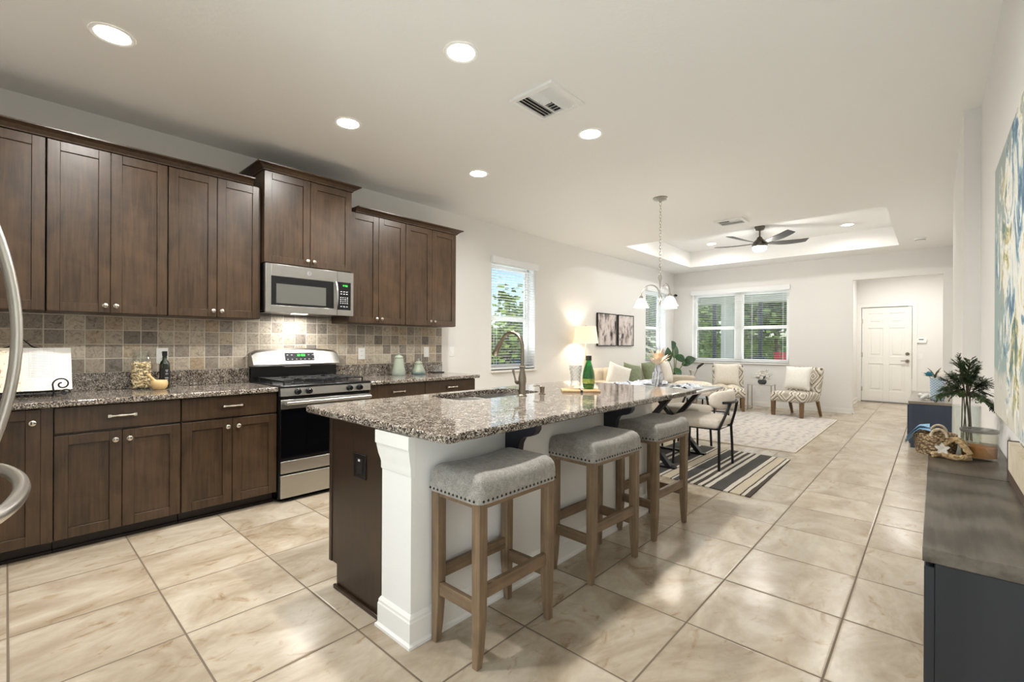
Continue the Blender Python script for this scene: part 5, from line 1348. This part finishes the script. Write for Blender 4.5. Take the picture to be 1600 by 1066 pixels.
# ================================================================ OUTSIDE
M_grass = mat('lawn_grass', (96,124,58), .95, c2=(150,166,92), scale=3, world=True)
gnd = tag(obj('lawn', MB().box(-60, -30, -.32, 40, 60, -.18), M_grass), 'green lawn outside the windows', 'lawn', None, 'structure')
tag(obj('driveway', MB().box(-14, 19.5, -.18, 6, 26, -.165), mat('pale_concrete', (204,200,192), .9)), 'pale concrete street beyond the porch', 'road', None, 'structure')
M_bark = mat('tree_bark', (92,80,66), .9, c2=(124,110,92), scale=12, stretch=(1,1,.2))
M_l1 = mat('bright_leaf', (98,132,44), .6, c2=(164,186,84), scale=3); M_l2 = mat('mid_leaf', (66,98,42), .6, c2=(126,150,70), scale=3)  # yellower green for some trees, deeper green for the rest
def tree(label, x, y, h, cr, seed, mt, trunk_h=.42, n=1500, ls=.17, name='garden_tree', group='trees outside the windows'):
    random.seed(seed); t = thing(name, label, 'tree', (x, y, -.2), 0, group)
    b = MB().tube([(0,0,0),(.05,.02,h*trunk_h*.5),(-.02,.05,h*trunk_h),(.06,0,h*.8)], [h*.028,h*.022,h*.018,h*.006], 8)
    br = []
    for k in range(9):
        a = random.random()*2*pi; z0 = h*(trunk_h*.75 + .35*random.random()); e = V((cos(a)*cr*.75*random.uniform(.5,1), sin(a)*cr*.75*random.uniform(.5,1), z0+h*.22*random.random()))
        b.tube([(0,0,z0), (e.x*.5, e.y*.5, z0+(e.z-z0)*.7), e], [h*.011,h*.007,h*.003], 5); br.append(e)
    obj('trunk', b, M_bark, t)
    f_ = MB(); ctrs = br + [V((0,0,h*.85))]
    for k in range(n):
        c0 = random.choice(ctrs); d = V((random.gauss(0,1), random.gauss(0,1), random.gauss(0,.8)))*cr*.30
        p = c0 + d; s = ls*random.uniform(.6,1.3); q = Matrix.Rotation(random.random()*6.3, 3, 'Z') @ Matrix.Rotation(random.random()*3, 3, 'X')
        f_.add([p + q @ V(v)*s for v in ((-.5,-.28,0),(.5,-.28,.1),(.6,.28,0),(-.5,.3,.1))], [(0,1,2,3)])
    obj('foliage', f_, mt, t, smooth=False)
tree('bright young tree against blue sky outside the kitchen-side window', -8.7, 9.35, 3.2, .72, 1, M_l1, .35, 1000, .13)
tree('bushy tree filling the lower kitchen-side window view', -12.5, 14.0, 2.5, 1.5, 2, M_l1, .25, 1800, .2)
tree('round tree seen through the narrow corner window', -11.5, 20.0, 5.0, 1.8, 3, M_l2, .3, 1800, .22)
tree('forked tree seen in the first pane of the wide window', -7.4, 19.0, 5.0, 1.6, 4, M_l2, .4, 1500, .19)
tree('leafy tree across the street, mid pane of the wide window', -11.8, 29.0, 7.0, 2.1, 5, M_l1, .3, 1900, .34)
tree('leafy tree across the street behind the porch posts', -6.6, 29.5, 7.0, 2.0, 6, M_l2, .3, 1900, .34)
tree('dark leafy tree across the street at the wide window end', -1.9, 29.0, 6.5, 1.8, 7, M_l2, .3, 1700, .30)
tree('distant tree past the street beyond the corner plant', -16.0, 29.5, 7.5, 2.3, 8, M_l2, .3, 1800, .36)
tree('hedge tree beyond the lawn behind the parked car', -20.5, 15.5, 4.0, 1.6, 12, M_l2, .2, 1800, .3)
def hedge(label, x0, x1, y0, y1, h, seed):
    random.seed(seed); f_ = MB(); f_.box(x0+.15, y0+.15, -.19, x1-.15, y1-.15, h-.2)
    for k in range(1500):
        p = V((random.uniform(x0,x1), random.uniform(y0,y1), random.uniform(-.15,h))); s = .2*random.uniform(.6,1.3); q = Matrix.Rotation(random.random()*6.3, 3, 'Z') @ Matrix.Rotation(random.random()*3, 3, 'X')
        f_.add([p + q @ V(v)*s for v in ((-.5,-.28,0),(.5,-.28,.1),(.6,.28,0),(-.5,.3,.1))], [(0,1,2,3)])
    tag(obj('hedge', f_, M_l2, smooth=False), label, 'hedge', None, 'stuff')
hedge('clipped green hedge across the street', -16, 2, 34, 35.5, 1.9, 31)
hedge('green hedge at the lawn edge beyond the kitchen-side window', -26, -24.5, 8, 26, 1.6, 32)
car = thing('parked_car', 'dark blue car parked outside, low in the kitchen-side window', 'car', (-10.9, 10.6, -.18), R(48))
prof = [(-2.1,.25),(-2.15,.6),(-1.95,.78),(-1.35,.86),(-.75,1.32),(.65,1.36),(1.35,.95),(2.0,.86),(2.15,.6),(2.1,.25)]
obj('body', MB().prism(prof, -.82, .82, 'y'), mat('dark_blue_car_paint', (28,58,96), .2), car, .05, 3)
gw = [(-1.2,.90),(-.70,1.26),(.60,1.30),(1.15,.96)]
obj('side_windows', MB().prism(gw, -.835, .835, 'y'), M_ovglass, car)
for x in (-1.35, 1.35):
    for y in (-.78, .78): obj('wheel', MB().lathe([(0,-.1),(.30,-.1),(.33,-.06),(.33,.06),(.30,.1),(0,.1)], (x, y, .33), 20, 'y'), M_black, car)
for x, y, lb in ((-6.12, 20.4, 'grey-green wheeled trash bin at the curb, first of two'), (-5.30, 20.6, 'grey-green wheeled trash bin at the curb beside its twin')):
    t = thing('trash_bin', lb, 'trash bin', (x, y, -.165), 0, 'trash bins at the curb')
    obj('bin_body', MB().prism([(-.24,0),(.24,0),(.29,.85),(-.29,.85)], -.28, .28, 'y'), mat('bin_plastic', (62,84,84), .6), t); obj('bin_lid', MB().box(-.31,-.31,.85,.31,.31,.93), mat('bin_lid_plastic', (40,54,56), .6), t, .02)
for x, y, lb in ((-4.95, 22.2, 'red yard sign on a dark stake outside the wide window'), (-4.56, 21.6, 'second smaller red yard sign outside the wide window edge')):
    t = thing('yard_sign', lb, 'sign', (x, y, -.165), 0, 'red signs by the street')
    obj('sign_panel', MB().box(-.11,-.012,.62,.11,.012,1.10), mat('red_sign', (196,44,52), .5), t); obj('stake', MB().box(-.06,-.02,0,.06,.02,.62), M_black, t)
# porch outside the wide window
po = MB().box(-4.9, YF+.2, 2.58, -1.40, 12.95, 2.72)
struct('ceiling_porch', po, M_trim); struct('floor_porch', MB().box(-4.9, YF+.2, -.18, -1.40, 12.95, -.02), mat('porch_concrete', (196,190,180), .9))
pb = MB().box(-4.9, 12.65, 2.31, -1.40, 12.95, 2.58).box(-4.9, YF+.2, 2.36, -4.65, 12.65, 2.58); struct('trim_porch_beam', pb, M_trim)
struct('trim_porch_column', MB().box(-4.12, 12.62, -.18, -3.83, 12.92, 2.31), M_trim)
sc_ = MB()
for x in (-4.32, -3.21): sc_.box(x-.04, 12.70, -.02, x+.04, 12.78, 2.31)
sc_.box(-3.21, 12.71, 1.62, -1.45, 12.77, 1.70); struct('trim_screen_posts', sc_, mat('dark_bronze_post', (58,66,78), .5))

# fixture lamps are parented to their fixtures; fill lamps and sun stand free
